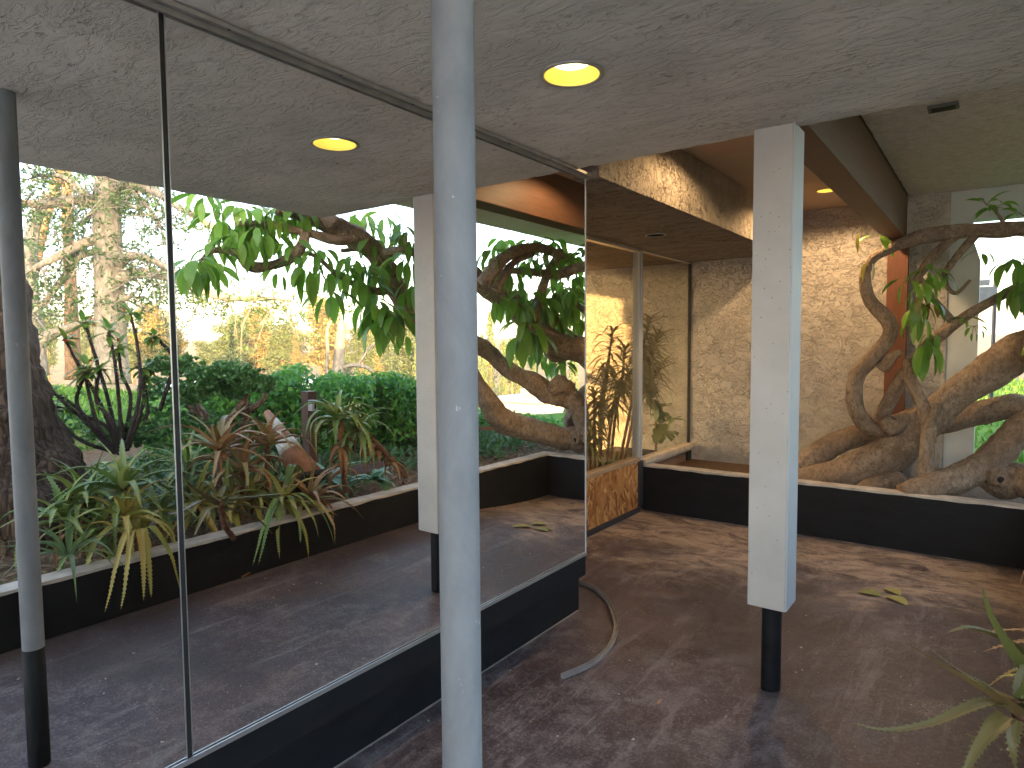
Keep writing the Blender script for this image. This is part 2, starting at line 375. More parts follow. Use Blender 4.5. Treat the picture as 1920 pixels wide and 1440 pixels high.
# ================================================================== mirror wall and its plinth
mw = thing('mirror_wall', (XM, 1, .434), 'tall frameless mirror panels reflecting the planter garden, set above a black base', 'mirror')
for y0, y1 in ((-3.0, .8395), (.8525, 2.972)):
    mb = MB(); mb.box(XM - .008, y0, .438, XM, y1, 2.394); mb.build('mirror_pane', M_mirror, mw)
mb = MB(); mb.box(XM - .03, .8397, .436, XM - .004, .8523, 2.394); mb.build('seam', M_seam, mw)
for y in (.8385, .8535):
    mb = MB(); mb.box(XM + .0002, y - .0010, .437, XM + .0015, y + .0010, 2.393); mb.build('seam_edge', M_alu, mw)
mb = MB(); mb.box(XM - .16, -3, .436, XM - .034, 2.955, 2.394); mb.build('backing_board', M_dark, mw)
mb = MB(); mb.box(XM - .012, -3, 2.3955, XM + .004, 3.0, 2.4165); mb.box(XM + .0042, -3, 2.413, XM + .034, 3.0, 2.4165); mb.box(XM + .0342, -3, 2.404, XM + .037, 3.0, 2.4165)
tc = mb.build('top_channel', M_alu_d, mw)
for y in (.62, 1.02, 1.40, 1.72, 1.98, 2.30, 2.62, 2.88):
    mb = MB(); mb.lathe([(.0, -.0035), (.004, -.003), (.0045, 0)], 10, (XM + .019, y, 2.4128)); mb.build('screw', M_dark, tc)
mb = MB(); mb.box(XM - .012, -3, .426, XM + .008, 2.975, .4345); mb.box(XM + .0056, -3, .4348, XM + .008, 2.975, .441)
mb.build('bottom_channel', M_alu, mw)
mb = MB(); mb.box(XM - .01, 2.9735, .436, XM + .003, 2.979, 2.394); mb.build('end_trim', M_white, mw)
pl = MB(); pl.box(-1.918, -4, -.01, -1.905, 3.2195, .307)
o = pl.build('black_plinth', M_black, bevel=.004); tag(o, 'low black painted plinth set back beneath the mirror panels', 'plinth')
pt = MB(); pt.box(-1.919, -4, .3075, -1.735, 3.0, .425); pt.build('plinth_head', M_black, o)
ft = MB()
pts_ = [(-1.905, y, 0) for y in lin(-3, 3.2, 80)]
ft.add([(-1.9045, p[1], .004) for p in pts_] + [(-1.9045 + .010 + .008 * noise.noise(Vector((0, p[1] * 9, 0))), p[1], .0035) for p in pts_], [(i, 81 + i, 82 + i, i + 1) for i in range(80)])
ft.build('dust_line', flat('grey_dust', (.32, .28, .25), .9), o)

# ================================================================== window wall
XW = -2.62
ww = thing('window_wall', (XW, 5, 0), 'two tall fixed panes in pale frames with a strand-board panel below the nearer one', 'window')
mb = MB(); mb.add([(XW, 3.22, .50), (XW, 5.475, .50), (XW, 5.475, 2.37), (XW, 3.22, 2.37)], [(0, 1, 2, 3)]); mb.build('window_pane', M_glass, ww)
mb = MB(); mb.add([(XW, 5.545, .475), (XW, 6.735, .475), (XW, 6.735, 2.385), (XW, 5.545, 2.385)], [(0, 1, 2, 3)]); mb.build('window_pane', M_glass, ww)
mb = MB(); mb.box(XW - .05, 5.477, .45, XW + .02, 5.502, 2.385); mb.box(XW - .05, 5.518, .45, XW + .02, 5.543, 2.385); mb.build('mullion', M_white, ww, bevel=.002)
mb = MB(); mb.box(XW - .03, 5.5025, .45, XW + .008, 5.5175, 2.385); mb.build('mullion_gasket', M_seam, ww)
mb = MB(); mb.box(XW - .04, 3.21, 2.371, XW + .02, 5.4765, 2.397); mb.box(XW - .04, 5.5435, 2.386, XW + .02, 6.748, 2.397); mb.build('head_trim', M_alu_d, ww)
mb = MB(); mb.box(XW - .06, 3.21, .470, XW + .035, 5.4765, .499); wd = woodmat('grey_weathered_sill', (.28, .19, .12), (.42, .31, .21)); mb.build('sill', wd, ww, bevel=.003)
mb = MB(); mb.box(XW - .06, 5.5435, .432, XW + .055, 6.748, .474); mb.box(XW - .05, 5.58, .40, XW + .03, 6.748, .4315); mb.build('sill', flat('sill_paint', (.55, .46, .36), .7, 0, .25, 12), ww, bevel=.003)
mb = MB(); mb.box(XW - .03, 3.21, .045, XW + .028, 5.435, .4695); mb.build('strand_board_panel', M_osb, ww)
mb = MB(); mb.box(XW - .03, 3.21, -.005, XW + .045, 5.46, .0445); mb.box(XW - .03, 5.437, .046, XW + .04, 5.53, .4695); mb.build('black_kerb', flat('black_rubber_base', (.030, .030, .036), .55, 0, .2, 14, .4, .3), ww, bevel=.006)
mb = MB(); mb.box(XW - .02, 5.67, -.1, XW + .012, 6.63, .3995); mb.build('lower_panel', woodmat('stained_panel', (.16, .085, .05), (.26, .16, .10), .7), ww)
mb = MB(); mb.box(XW - .02, 6.632, -.1, XW + .03, 6.748, .3985); mb.build('corner_trim', M_seam, ww)
mb = MB(); mb.box(XW - .02, 6.738, .475, XW + .012, 6.7485, 2.385); mb.build('corner_bead', M_seam, ww)

# ================================================================== low black planter walls with pale caps
def low_wall(name, x0, y0, x1, y1, z, label, capdir):
    t = thing(name, ((x0 + x1) / 2, (y0 + y1) / 2, 0), label, 'planter wall')
    mb = MB(); mb.box(x0, y0, -.3, x1, y1, z - .010); mb.build('wall', M_black, t)
    mb = MB(); L = (x1 - x0) if capdir == 'x' else (y1 - y0); n = int(L * 22); vs = []; fs = []
    for i in range(n + 1):
        u = i / n; q = u * L
        j0 = .006 * noise.noise(Vector((q * 8, 0, 3))) + .004 * noise.noise(Vector((q * 27, 1, 3))); j1 = .006 * noise.noise(Vector((q * 8, 5, 3)))
        dz = .004 * noise.noise(Vector((q * 5, 9, 3))); d0 = -.001
        zl = z - .017 + .010 * noise.noise(Vector((q * 6, 2, 7)))
        if capdir == 'x': row = [(x0 + q, y0 - .003, zl), (x0 + q, y0 - .003 + j0 * .3, z + dz), (x0 + q, y1 + .004 + j1, z + dz), (x0 + q, y1 + .004, z - .02)]
        else: row = [(x0 - .003, y0 + q, zl), (x0 - .003 + j0 * .3, y0 + q, z + dz), (x1 + .004 + j1, y0 + q, z + dz), (x1 + .004, y0 + q, z - .02)]
        vs += row
        if i: b = 4 * (i - 1); fs += [(b + k, b + k + 1, b + 5 + k, b + 4 + k) for k in range(3)]
    if capdir == 'x': fs = [tuple(reversed(f)) for f in fs]
    mb.add(vs, fs); mb.build('cap', M_cap, t); return t
low_wall('planter_wall', -2.585, 5.54, .335, 5.66, .425, 'black low planter wall across the back, leaning trunk resting on its pale cap', 'x')
low_wall('planter_wall', .21, -4.2, .33, 5.538, .425, 'long black low planter wall beside the aloes, with a whitewashed cap', 'y')

# ================================================================== column and pole
cl = thing('white_column', (-.739, 2.875, 0), 'tall white boxed column with pinholes, standing on a short black steel post', 'column')
mb = MB(); mb.box(-.820, 2.793, .428, -.667, 2.957, 2.4195); mb.build('casing', M_col, cl, bevel=.004)
mb = MB(); mb.box(-.6665, 2.796, .431, -.6615, 2.954, 2.4195); mb.build('side_board', M_white, cl)
mb = MB(); mb.lathe([(.0405, -.01), (.0405, .44)], 28, (-.739, 2.875, 0)); mb.build('steel_post', M_black, cl, smooth=True)
pz = thing('steel_pole', (-.7065, .8055, 0), 'round galvanised steel pole close by, with a black-painted foot', 'pole')
mb = MB(); mb.lathe([(.0338, .48), (.0338, 2.425)], 40, (-.7065, .8055, 0)); mb.build('shaft', M_galv, pz, smooth=True)
mb = MB(); mb.lathe([(.0342, 0), (.0342, .4795), (.033, .4805)], 40, (-.7065, .8055, 0)); mb.build('black_foot', M_black, pz, smooth=True)

# ================================================================== downlights
def downlight(x, y, z, r, label, lit=True, power=12, spot=150):
    t = thing('downlight', (x, y, z), label, 'ceiling light', 'round recessed downlights')
    mb = MB(); mb.lathe([(r * 1.10, -.001), (r * 1.10, -.006), (r * 1.0, -.008), (r * .94, -.004)], 36, (x, y, z)); mb.build('trim_ring', M_alu_d, t, smooth=True)
    mb = MB(); mb.lathe([(r * .94, -.004), (r * .93, .0), (r * .64, .036)], 36, (x, y, z)); mb.build('reflector', M_refl if lit else M_dark, t, smooth=True)
    mb = MB(); mb.lathe([(r * .64, .0362), (r * .3, .033), (.0005, .031)], 36, (x, y, z)); mb.build('bulb', M_bulb if lit else M_dark, t, smooth=True)
    if lit:
        ld = bpy.data.lights.new('downlight_lamp', 'SPOT'); ld.energy = power; ld.color = (1.0, .64, .32); ld.spot_size = R(spot); ld.spot_blend = .35; ld.shadow_soft_size = .03
        lo = bpy.data.objects.new('downlight_lamp', ld); col.objects.link(lo); lo.parent = t; lo.location = (0, 0, -.012)
    return t
def holed(o, x, y, r):
    """cut a round hole for a can light"""
    c = bpy.data.meshes.new('cut'); mb = MB(); bm = bmesh.new()
    bmesh.ops.create_cone(bm, cap_ends=True, segments=36, radius1=r, radius2=r, depth=.24, matrix=Matrix.Translation((x, y, o.get('zc', 2.4))))
    bm.to_mesh(c); bm.free(); co = bpy.data.objects.new('cut', c); col.objects.link(co)
    md = o.modifiers.new('hole', 'BOOLEAN'); md.object = co; md.operation = 'DIFFERENCE'; md.solver = 'EXACT'
    bpy.context.view_layer.update()
    dg = bpy.context.evaluated_depsgraph_get(); me = bpy.data.meshes.new_from_object(o.evaluated_get(dg))
    o.modifiers.remove(md); o.data = me; bpy.data.objects.remove(co)
canopy['zc'] = 2.42; holed(canopy, -1.125, 1.86, .089); del canopy['zc']
rc['zc'] = 2.80; holed(rc, -1.20, 3.90, .070); holed(rc, -1.147, 5.93, .070); del rc['zc']
downlight(-1.125, 1.86, ZC, .095, 'large lit round downlight in the grey canopy ceiling', power=.8, spot=120)
downlight(-1.20, 3.90, 2.795, .075, 'lit downlight in the tan recess nearer the mirror', power=4.2, spot=160)
downlight(-1.147, 5.93, 2.795, .075, 'small bright downlight in the tan recess just in front of the back wall', power=8.5, spot=160)
sl = soff.children[0]; sl['zc'] = 2.40; holed(sl, -2.166, 4.85, .070); del sl['zc']
downlight(-2.166, 4.85, 2.40, .075, 'unlit dark downlight hole in the low stucco soffit', False)
# ================================================================== plant builders
def rv(s=1): return Vector((rng.uniform(-s, s), rng.uniform(-s, s), rng.uniform(-s, s)))
def unit():
    while True:
        v = rv()
        if .05 < v.length < 1: return v.normalized()
def small_leaf(mb, p, d, nrm, L, W):
    d = d.normalized(); s = d.cross(nrm)
    s = s.normalized() if s.length > 1e-4 else d.orthogonal().normalized()
    n = s.cross(d); mid = p + d * L * .45
    mb.add([p, mid + s * W * .5 + n * W * .12, p + d * L, mid - s * W * .5 + n * W * .12], [(0, 1, 2), (0, 2, 3)])
def big_leaf(mb, p, d, L, W, droop, n=7, fold=.25, twist=0, shape=None, curl=0):
    """broad leaf along a drooping midrib; droop = total bend towards the ground in radians"""
    d = d.normalized(); side = d.cross(Vector((0, 0, 1)))
    side = side.normalized() if side.length > 1e-3 else Vector((1, 0, 0))
    if twist: side = (Matrix.Rotation(twist, 3, d) @ side)
    p = p.copy(); vs = []
    for i in range(n):
        t = i / (n - 1)
        w = W * .5 * (shape(t) if shape else (math.sin(math.pi * min(1, t * 1.02) ** .85) ** .75 if 0 < t < 1 else 0))
        nrm = side.cross(d).normalized()
        f = fold * w; wob = 1 + .08 * noise.noise(p * 40)
        vs += [p + side * w * wob + nrm * f, p, p - side * w * wob + nrm * f]
        ax = d.cross(Vector((0, 0, -1)))
        if ax.length > 1e-3:
            lim = d.angle(Vector((0, 0, -1)))
            d = (Matrix.Rotation(min(droop / (n - 1), lim), 3, ax.normalized()) @ d)
        if curl: d = Matrix.Rotation(curl / n, 3, nrm) @ d; side = Matrix.Rotation(curl / n, 3, nrm) @ side
        side = (side - d * side.dot(d)).normalized()
        p = p + d * (L / (n - 1))
    fs = []
    for i in range(n - 1):
        a = 3 * i; fs += [(a, a + 1, a + 4, a + 3), (a + 1, a + 2, a + 5, a + 4)]
    mb.add(vs, fs)
def aloe_leaf(mb, p, d, L, W, droop, teeth=True, tip_curl=0, yaw=0):
    d = d.normalized(); side = d.cross(Vector((0, 0, 1)))
    side = side.normalized() if side.length > 1e-3 else Vector((1, 0, 0)); p = p.copy(); n = 13; vs = []; edges = []
    for i in range(n):
        t = i / (n - 1); w = W * .5 * (1 - t ** 1.7) * (.82 + .25 * math.sin(math.pi * min(1, t * 2.2))) + .0006
        nrm = side.cross(d).normalized(); th = w * .42
        l, r_ = p + side * w + nrm * th * .7, p - side * w + nrm * th * .7
        vs += [l, p + nrm * th * .12 + side * w * .3, p + nrm * th * .12 - side * w * .3, r_, p - nrm * th * 1.1]
        edges.append((l, r_, side.copy(), d.copy(), w))
        k = droop * (1.6 if .25 < t < .75 else .55) / (n - 1)
        ax = d.cross(Vector((0, 0, -1)))
        if ax.length > 1e-3: d = Matrix.Rotation(min(k, d.angle(Vector((0, 0, -1)))), 3, ax.normalized()) @ d
        if yaw: d = Matrix.Rotation(yaw / n, 3, Vector((0, 0, 1))) @ d
        side = (side - d * side.dot(d)).normalized(); p = p + d * (L / (n - 1))
    fs = []
    for i in range(n - 1):
        a = 5 * i; b = a + 5
        fs += [(a + k, a + (k + 1) % 5, b + (k + 1) % 5, b + k) for k in range(5)]
    mb.add(vs, fs)
    if teeth:
        for i in range(n - 1):
            for s in (0, 1):
                e0, e1 = edges[i][s], edges[i + 1][s]; sd = edges[i][2] * (1 if s == 0 else -1); m = max(1, int((e1 - e0).length / .016))
                for q in range(m):
                    a = e0.lerp(e1, (q + .2) / m); b = e0.lerp(e1, (q + .75) / m)
                    if edges[i][4] < W * .08: continue
                    mb.add([a, b, (a + b) / 2 + sd * .0065 + edges[i][3] * .003], [(0, 1, 2)])
M_aloe = leafmat('aloe_green', [(0.119, 0.219, 0.055), (0.186, 0.296, 0.076), (0.288, 0.344, 0.097), (0.203, 0.296, 0.110)], .42, .12)
M_aloe_y = leafmat('aloe_yellowed', [(0.456, 0.390, 0.083), (0.320, 0.360, 0.083), (0.540, 0.375, 0.110), (0.270, 0.344, 0.097)], .45, .15)
M_aloe_r = leafmat('aloe_reddened', [(0.320, 0.173, 0.083), (0.405, 0.219, 0.103), (0.254, 0.219, 0.083), (0.472, 0.281, 0.138), (0.220, 0.266, 0.097)], .45, .12)
M_dry = leafmat('dry_straw', [(.30, .15, .065), (.36, .20, .10), (.22, .10, .045), (.40, .27, .15)], .8, .1, .2)
M_astem = barkmat('aloe_stem', (.10, .05, .035), (.24, .12, .08), 30, (1, 1, 2))
def aloe(loc, tilt, n, L, W, label, mat=None, stem_from=None, seed=0, droop=(1.2, 2.2), elev=(15, 70), dry=0, az0=None):
    st = rng.getstate(); rng.seed(100 + seed); n = int(n * 1.2); W *= 1.25; L *= 1.12
    t = thing('aloe', stem_from or loc, label, 'aloe plant', 'aloes along the planter wall')
    loc = Vector(loc); ax = Vector(tilt).normalized(); u = ax.orthogonal().normalized(); v = ax.cross(u)
    mb = MB()
    for i in range(n):
        a = i * 2.399 + rng.uniform(-.3, .3); k = i / max(1, n - 1)
        e = R(elev[1] * (1 - k) + elev[0] * k + rng.uniform(-8, 8))
        d = (u * math.cos(a) + v * math.sin(a)) * math.cos(e) + ax * math.sin(e)
        aloe_leaf(mb, loc - ax * .05 * k + (u * math.cos(a) + v * math.sin(a)) * .012, d, L * rng.uniform(.72, 1.08) * (.7 + .3 * min(1, k * 2)), W * rng.uniform(.8, 1.1), rng.uniform(*droop) * (.45 + .55 * k), yaw=rng.uniform(-.5, .5))
    mb.build('leaves', mat or M_aloe, t)
    mb = MB()
    if stem_from:
        a = Vector(stem_from); pts = spline([a, a.lerp(loc, .5) + Vector((0, 0, .03)), loc + ax * .01], 6)
        mb.tube(pts, [.020 - .006 * i / len(pts) for i in range(len(pts))], 8, jit=.25, fr=30)
    else: mb.tube([loc - ax * .10, loc], [.016, .012], 8, jit=.2, fr=30)
    mb.build('stem', M_astem, t, True)
    if dry:
        mb = MB(); a = Vector(stem_from or (loc - ax * .3))
        for i in range(dry):
            k = rng.uniform(.25, 1); p = a.lerp(loc, k); dd = unit(); dd.z = abs(dd.z) * .4 - .25
            aloe_leaf(mb, p, dd, L * rng.uniform(.3, .75), W * .8, rng.uniform(1.2, 2.4), False)
        mb.build('dry_leaves', M_dry, t)
    rng.setstate(st); return t

# ---- the leaning tree
M_bark = smoothbark('grey_brown_bark', (.24, .17, .115), (.37, .27, .19), (.49, .375, .275))
M_tleaf = leafmat('glossy_tree_leaf', [(0.103, 0.245, 0.034), (0.161, 0.337, 0.041), (0.126, 0.282, 0.055), (0.228, 0.413, 0.055), (0.136, 0.300, 0.048), (0.389, 0.450, 0.068)], .36, .42)
M_tleaf_y = leafmat('yellow_green_leaf', [(.20, .19, .03), (.10, .16, .03), (.26, .22, .04), (.06, .12, .025)], .35, .4)
M_petiole = flat('green_petiole', (.16, .20, .06), .5)
def whorl(t, p, n, L, seed, ax=(0, 0, -1), mat=None, W=.32, droop=1.2, elev=(-10, 35), pet=.07):
    st = rng.getstate(); rng.seed(500 + seed); p = Vector(p); mb = MB(); pb = MB()
    a0 = rng.uniform(0, 6.28)
    for i in range(n):
        a = a0 + i * 2.399 + rng.uniform(-.25, .25); e = R(rng.uniform(*elev))
        d = Vector((math.cos(a) * math.cos(e), math.sin(a) * math.cos(e), math.sin(e)))
        l = L * rng.uniform(.7, 1.12); q = p + d * pet + Vector((0, 0, -.1 * pet))
        big_leaf(mb, q, d + Vector((0, 0, -.25)), l, l * W * rng.uniform(.85, 1.15), droop * rng.uniform(.5, 1.25), 7, .22, rng.uniform(-.5, .5))
        pb.tube([p, p.lerp(q, .5) + Vector((0, 0, .008)), q], [.0028, .0022, .002], 5, cap=False)
    o = mb.build('foliage', mat or M_tleaf, t, True); pb.build('petioles', M_petiole, o)
    rng.setstate(st)
def limb(t, pts, rads, name='limb', seed=0, seg=14, jit=.16, fr=5, mat=None, n=9):
    q = spline([(*p, r) for p, r in zip(pts, rads)], n)
    mb = MB(); big = max(rads) > .045 and mat is None; mb.tube([a[:3] for a in q], [max(.002, a[3]) for a in q], max(seg, 32) if big else seg, jit=jit, fr=fr, seed=seed, ridge=.13 if big else .05)
    return mb.build(name, mat or M_bark, t, True)
tree = thing('leaning_tree', (-.7, 6.15, .35), 'leaning umbrella tree with thick twisting limbs sprawling over the planter wall under the porch', 'tree')
Y = 6.15
limb(tree, [(-1.347, 6.100, 0.307), (-1.090, 6.100, 0.370), (-0.735, 6.120, 0.569), (-0.462, 6.150, 0.861), (-0.223, 6.200, 1.117), (-0.009, 6.200, 1.331), (0.179, 6.200, 1.481), (0.385, 5.958, 1.577), (0.678, 5.584, 1.963), (0.808, 5.255, 2.172), (0.925, 4.939, 2.431)],
     [.13, .15, .155, .125, .120, .130, .135, .13, .115, .10, .085], 'trunk', 1, 20, .16, 4.5, n=12)
limb(tree, [(-1.360, 6.250, 0.400), (-1.218, 6.300, 0.562), (-1.014, 6.350, 0.697), (-0.815, 6.400, 0.773), (-0.617, 6.400, 0.869), (-0.421, 6.300, 0.980)], [.12, .105, .095, .085, .075, .06], seed=2)
# looping branch
limb(tree, [(-0.671, 6.120, 0.797), (-0.821, 6.020, 0.863), (-0.902, 5.960, 1.018), (-0.898, 5.950, 1.268), (-0.786, 5.950, 1.421), (-0.671, 5.950, 1.591), (-0.688, 5.950, 1.718), (-0.808, 5.920, 1.869), (-0.847, 5.900, 2.060), (-0.805, 5.900, 2.192), (-0.717, 5.900, 2.251), (-0.605, 5.920, 2.301)],
     [.055, .062, .062, .060, .058, .052, .052, .050, .044, .038, .036, .036], seed=3, n=12)
limb(tree, [(-0.710, 5.900, 2.259), (-0.598, 5.920, 2.308), (-0.468, 5.950, 2.348), (-0.234, 6.000, 2.370), (0.023, 6.020, 2.360), (0.141, 6.040, 2.357), (0.356, 5.971, 2.291), (0.439, 5.786, 2.298), (0.629, 5.522, 2.312), (0.747, 5.180, 2.227)],
     [.030, .042, .052, .052, .056, .052, .052, .045, .034, .026], seed=4)
limb(tree, [(-0.805, 6.200, 0.805), (-0.722, 6.100, 0.959), (-0.594, 6.000, 1.231), (-0.431, 6.000, 1.485), (-0.248, 6.000, 1.675), (-0.055, 6.020, 1.820), (0.115, 6.050, 1.931), (0.367, 6.100, 2.070)], [.055, .056, .052, .046, .040, .034, .030, .025], seed=5)
limb(tree, [(-0.380, 5.800, 0.477), (-0.388, 5.820, 0.698), (-0.382, 5.860, 0.897), (-0.438, 5.900, 1.075), (-0.514, 5.920, 1.249), (-0.540, 5.920, 1.415)], [.052, .052, .054, .048, .040, .034], seed=6)
limb(tree, [(-0.382, 5.860, 0.897), (-0.350, 5.840, 1.015), (-0.334, 5.830, 1.078)], [.044, .034, .030], 'branch_stub', seed=7)
limb(tree, [(-0.528, 5.620, 0.398), (-0.351, 5.720, 0.454), (-0.177, 5.850, 0.533), (-0.020, 5.980, 0.637), (0.109, 6.050, 0.800), (0.187, 6.080, 0.913), (0.310, 6.030, 0.985), (0.415, 5.893, 1.013), (0.505, 5.771, 1.110), (0.704, 5.514, 1.299), (0.874, 5.281, 1.526), (0.990, 4.956, 1.648), (1.111, 4.625, 1.762), (1.155, 4.369, 2.091), (1.158, 4.140, 2.379), (1.154, 3.903, 2.504), (1.157, 3.657, 2.583), (1.227, 3.361, 2.645), (1.192, 3.138, 2.640)],
     [.08, .10, .102, .105, .105, .105, .13, .125, .10, .085, .085, .09, .105, .10, .10, .10, .085, .06, .045], seed=8, n=10, jit=.2, fr=7)
limb(tree, [(-0.019, 5.980, 0.589), (0.080, 5.980, 0.501), (0.187, 6.000, 0.557), (0.244, 5.920, 0.525), (0.347, 5.786, 0.590), (0.572, 5.565, 0.678), (0.682, 5.366, 0.775), (0.742, 5.214, 0.990), (0.858, 5.085, 1.256), (0.963, 4.963, 1.475), (1.113, 4.735, 1.585)],
     [.10, .115, .105, .115, .115, .112, .12, .105, .09, .075, .05], seed=9, n=10)
limb(tree, [(-0.466, 6.450, 0.829), (-0.208, 6.450, 0.912), (0.000, 6.450, 0.998), (0.216, 6.400, 1.014), (0.573, 6.619, 0.629), (0.728, 7.040, 0.307)], [.075, .085, .09, .095, .10, .09], seed=10)
mb = MB()   # pruning scar
limb(tree, [(0.040, 5.900, 0.557), (0.059, 5.860, 0.547), (0.065, 5.845, 0.546)], [.07, .060, .045], 'burl', 11, 14, .25, 14)
limb(tree, [(0.065, 5.847, 0.546), (0.068, 5.842, 0.545)], [.024, .022], 'knot_hole', 12, 10, .2, 20, M_dark)
limb(tree, [(-0.715, 5.970, 1.336), (-0.634, 5.920, 1.431), (-0.582, 5.900, 1.465)], [.05, .034, .02], 'branch_stub', 13, 10, .4, 16)
limb(tree, [(-0.558, 6.100, 0.903), (-0.644, 6.000, 0.864), (-0.707, 5.980, 0.927)], [.07, .075, .04], 'burl', 14, 12, .35, 14)
limb(tree, [(0.290, 6.108, 0.992), (0.298, 5.924, 1.096), (0.360, 5.810, 1.027)], [.09, .11, .05], 'burl', 15, 14, .45, 10)
# roots and foot of the trunk
limb(tree, [(-0.571, 6.050, 0.409), (-0.740, 5.900, 0.350), (-0.908, 5.750, 0.292), (-1.292, 5.850, 0.358)], [.09, .10, .09, .06], 'root', 16, 14, .2)
# secondary branches
for pts, rd in (([(-0.234, 6.000, 2.370), (-0.363, 5.980, 2.236), (-0.444, 5.950, 2.119), (-0.509, 5.920, 1.999)], [.035, .036, .034, .026]),
                ([(-0.135, 6.000, 2.335), (-0.244, 5.970, 2.185), (-0.322, 5.950, 2.029), (-0.251, 5.940, 1.905), (-0.156, 5.930, 1.997)], [.03, .026, .020, .014, .010]),
                ([(-0.248, 6.000, 1.675), (-0.386, 5.950, 1.872), (-0.476, 5.930, 2.038)], [.03, .024, .018]),
                ([(-0.516, 5.920, 1.299), (-0.469, 5.900, 1.465), (-0.381, 5.880, 1.587)], [.028, .024, .02]),
                ([(0.054, 6.000, 2.354), (-0.011, 5.980, 2.473), (-0.019, 5.980, 2.505)], [.018, .010, .007]),
                ([(1.127, 4.112, 2.373), (0.916, 4.271, 2.410), (0.757, 4.382, 2.321), (0.635, 4.460, 2.164)], [.045, .04, .035, .025]),
                ([(1.106, 3.863, 2.494), (1.110, 3.644, 2.450), (1.166, 3.469, 2.478), (1.224, 3.278, 2.503), (1.230, 3.063, 2.516), (1.330, 2.850, 2.497)], [.05, .042, .036, .034, .026, .018]),
                ([(1.169, 3.392, 2.490), (1.166, 3.308, 2.328), (1.259, 3.168, 2.214), (1.321, 2.970, 2.179), (1.363, 2.884, 2.278), (1.457, 2.741, 2.292), (1.429, 2.617, 2.196)], [.035, .045, .045, .042, .032, .022, .012]),
                ([(1.147, 4.362, 2.091), (1.141, 4.077, 2.048), (1.202, 3.766, 2.149), (1.202, 3.491, 2.306), (1.289, 3.292, 2.337)], [.05, .036, .024, .018, .014]),
                ([(1.136, 4.309, 2.261), (1.230, 4.039, 2.413), (1.298, 3.851, 2.399)], [.03, .024, .018]),
                ([(0.554, 4.941, 2.135), (0.430, 5.166, 2.412), (0.435, 5.733, 2.554), (0.437, 6.437, 2.484)], [.07, .06, .05, .045]),
                ([(0.510, 5.093, 2.075), (0.428, 5.249, 2.342), (0.433, 5.630, 2.488)], [.05, .035, .03]),
                ([(0.435, 5.626, 1.800), (0.424, 5.814, 2.198), (0.438, 6.156, 2.573)], [.06, .05, .04]),
                ([(0.404, 6.557, 1.453), (0.461, 6.075, 1.401), (0.609, 5.980, 1.579), (0.642, 5.821, 1.463)], [.06, .05, .03, .02]),
                ([(1.083, 3.599, 2.566), (1.135, 3.505, 2.656), (1.141, 3.432, 2.732)], [.06, .04, .03])):
    limb(tree, pts, rd, 'branch', rng.randint(0, 99), 9, .2, 9, n=6)
# leaf whorls seen directly
for i, (p, n_, L, mt, e) in enumerate((
        ((-0.752, 5.860, 2.382), 3, .20, M_tleaf, (-40, 10)), ((-0.862, 5.840, 2.453), 1, .16, M_tleaf_y, (-60, -40)), ((-0.805, 5.840, 2.219), 2, .15, M_tleaf_y, (-70, -30)),
        ((-0.476, 5.850, 1.891), 6, .20, M_tleaf, (-60, 0)), ((-0.559, 5.880, 2.040), 5, .17, M_tleaf, (-60, 10)), ((-0.404, 5.880, 2.089), 4, .16, M_tleaf, (-50, 10)),
        ((-0.475, 5.830, 1.930), 3, .18, M_tleaf_y, (-70, -20)), ((-0.458, 5.800, 1.748), 4, .20, M_tleaf, (-70, -20)), ((-0.407, 5.780, 1.547), 6, .25, M_tleaf, (-75, -30)),
        ((-0.451, 5.850, 2.010), 6, .20, M_tleaf, (-60, 10)), ((-0.506, 5.820, 1.810), 5, .20, M_tleaf, (-70, -10)), ((-0.377, 5.800, 1.646), 5, .24, M_tleaf, (-75, -20)), ((-0.438, 5.870, 2.111), 4, .17, M_tleaf, (-40, 20)), ((0.084, 5.880, 2.117), 7, .20, M_tleaf, (-50, 10)), ((0.119, 5.860, 1.956), 6, .21, M_tleaf, (-75, -20)), ((-0.380, 5.850, 1.866), 4, .18, M_tleaf_y, (-70, -20)),
        ((-0.076, 5.950, 2.534), 5, .13, M_tleaf, (0, 60)),
        ((-0.185, 5.900, 1.710), 6, .10, M_tleaf, (-20, 30)), ((-0.125, 5.880, 1.654), 6, .085, M_tleaf, (-70, 10)),
        ((-0.025, 5.960, 2.503), 8, .15, M_tleaf, (-10, 70)), ((0.156, 5.900, 2.125), 5, .22, M_tleaf, (-60, 0)), ((0.183, 5.880, 1.990), 4, .22, M_tleaf, (-75, -30)),
        ((-0.114, 5.950, 2.210), 3, .12, M_tleaf, (-60, 0)), ((-0.304, 5.930, 2.027), 3, .13, M_tleaf, (-60, 10)), ((0.136, 5.950, 2.432), 4, .16, M_tleaf, (0, 60)))):
    whorl(tree, p, n_, L, i, mat=mt, elev=e, pet=.05)
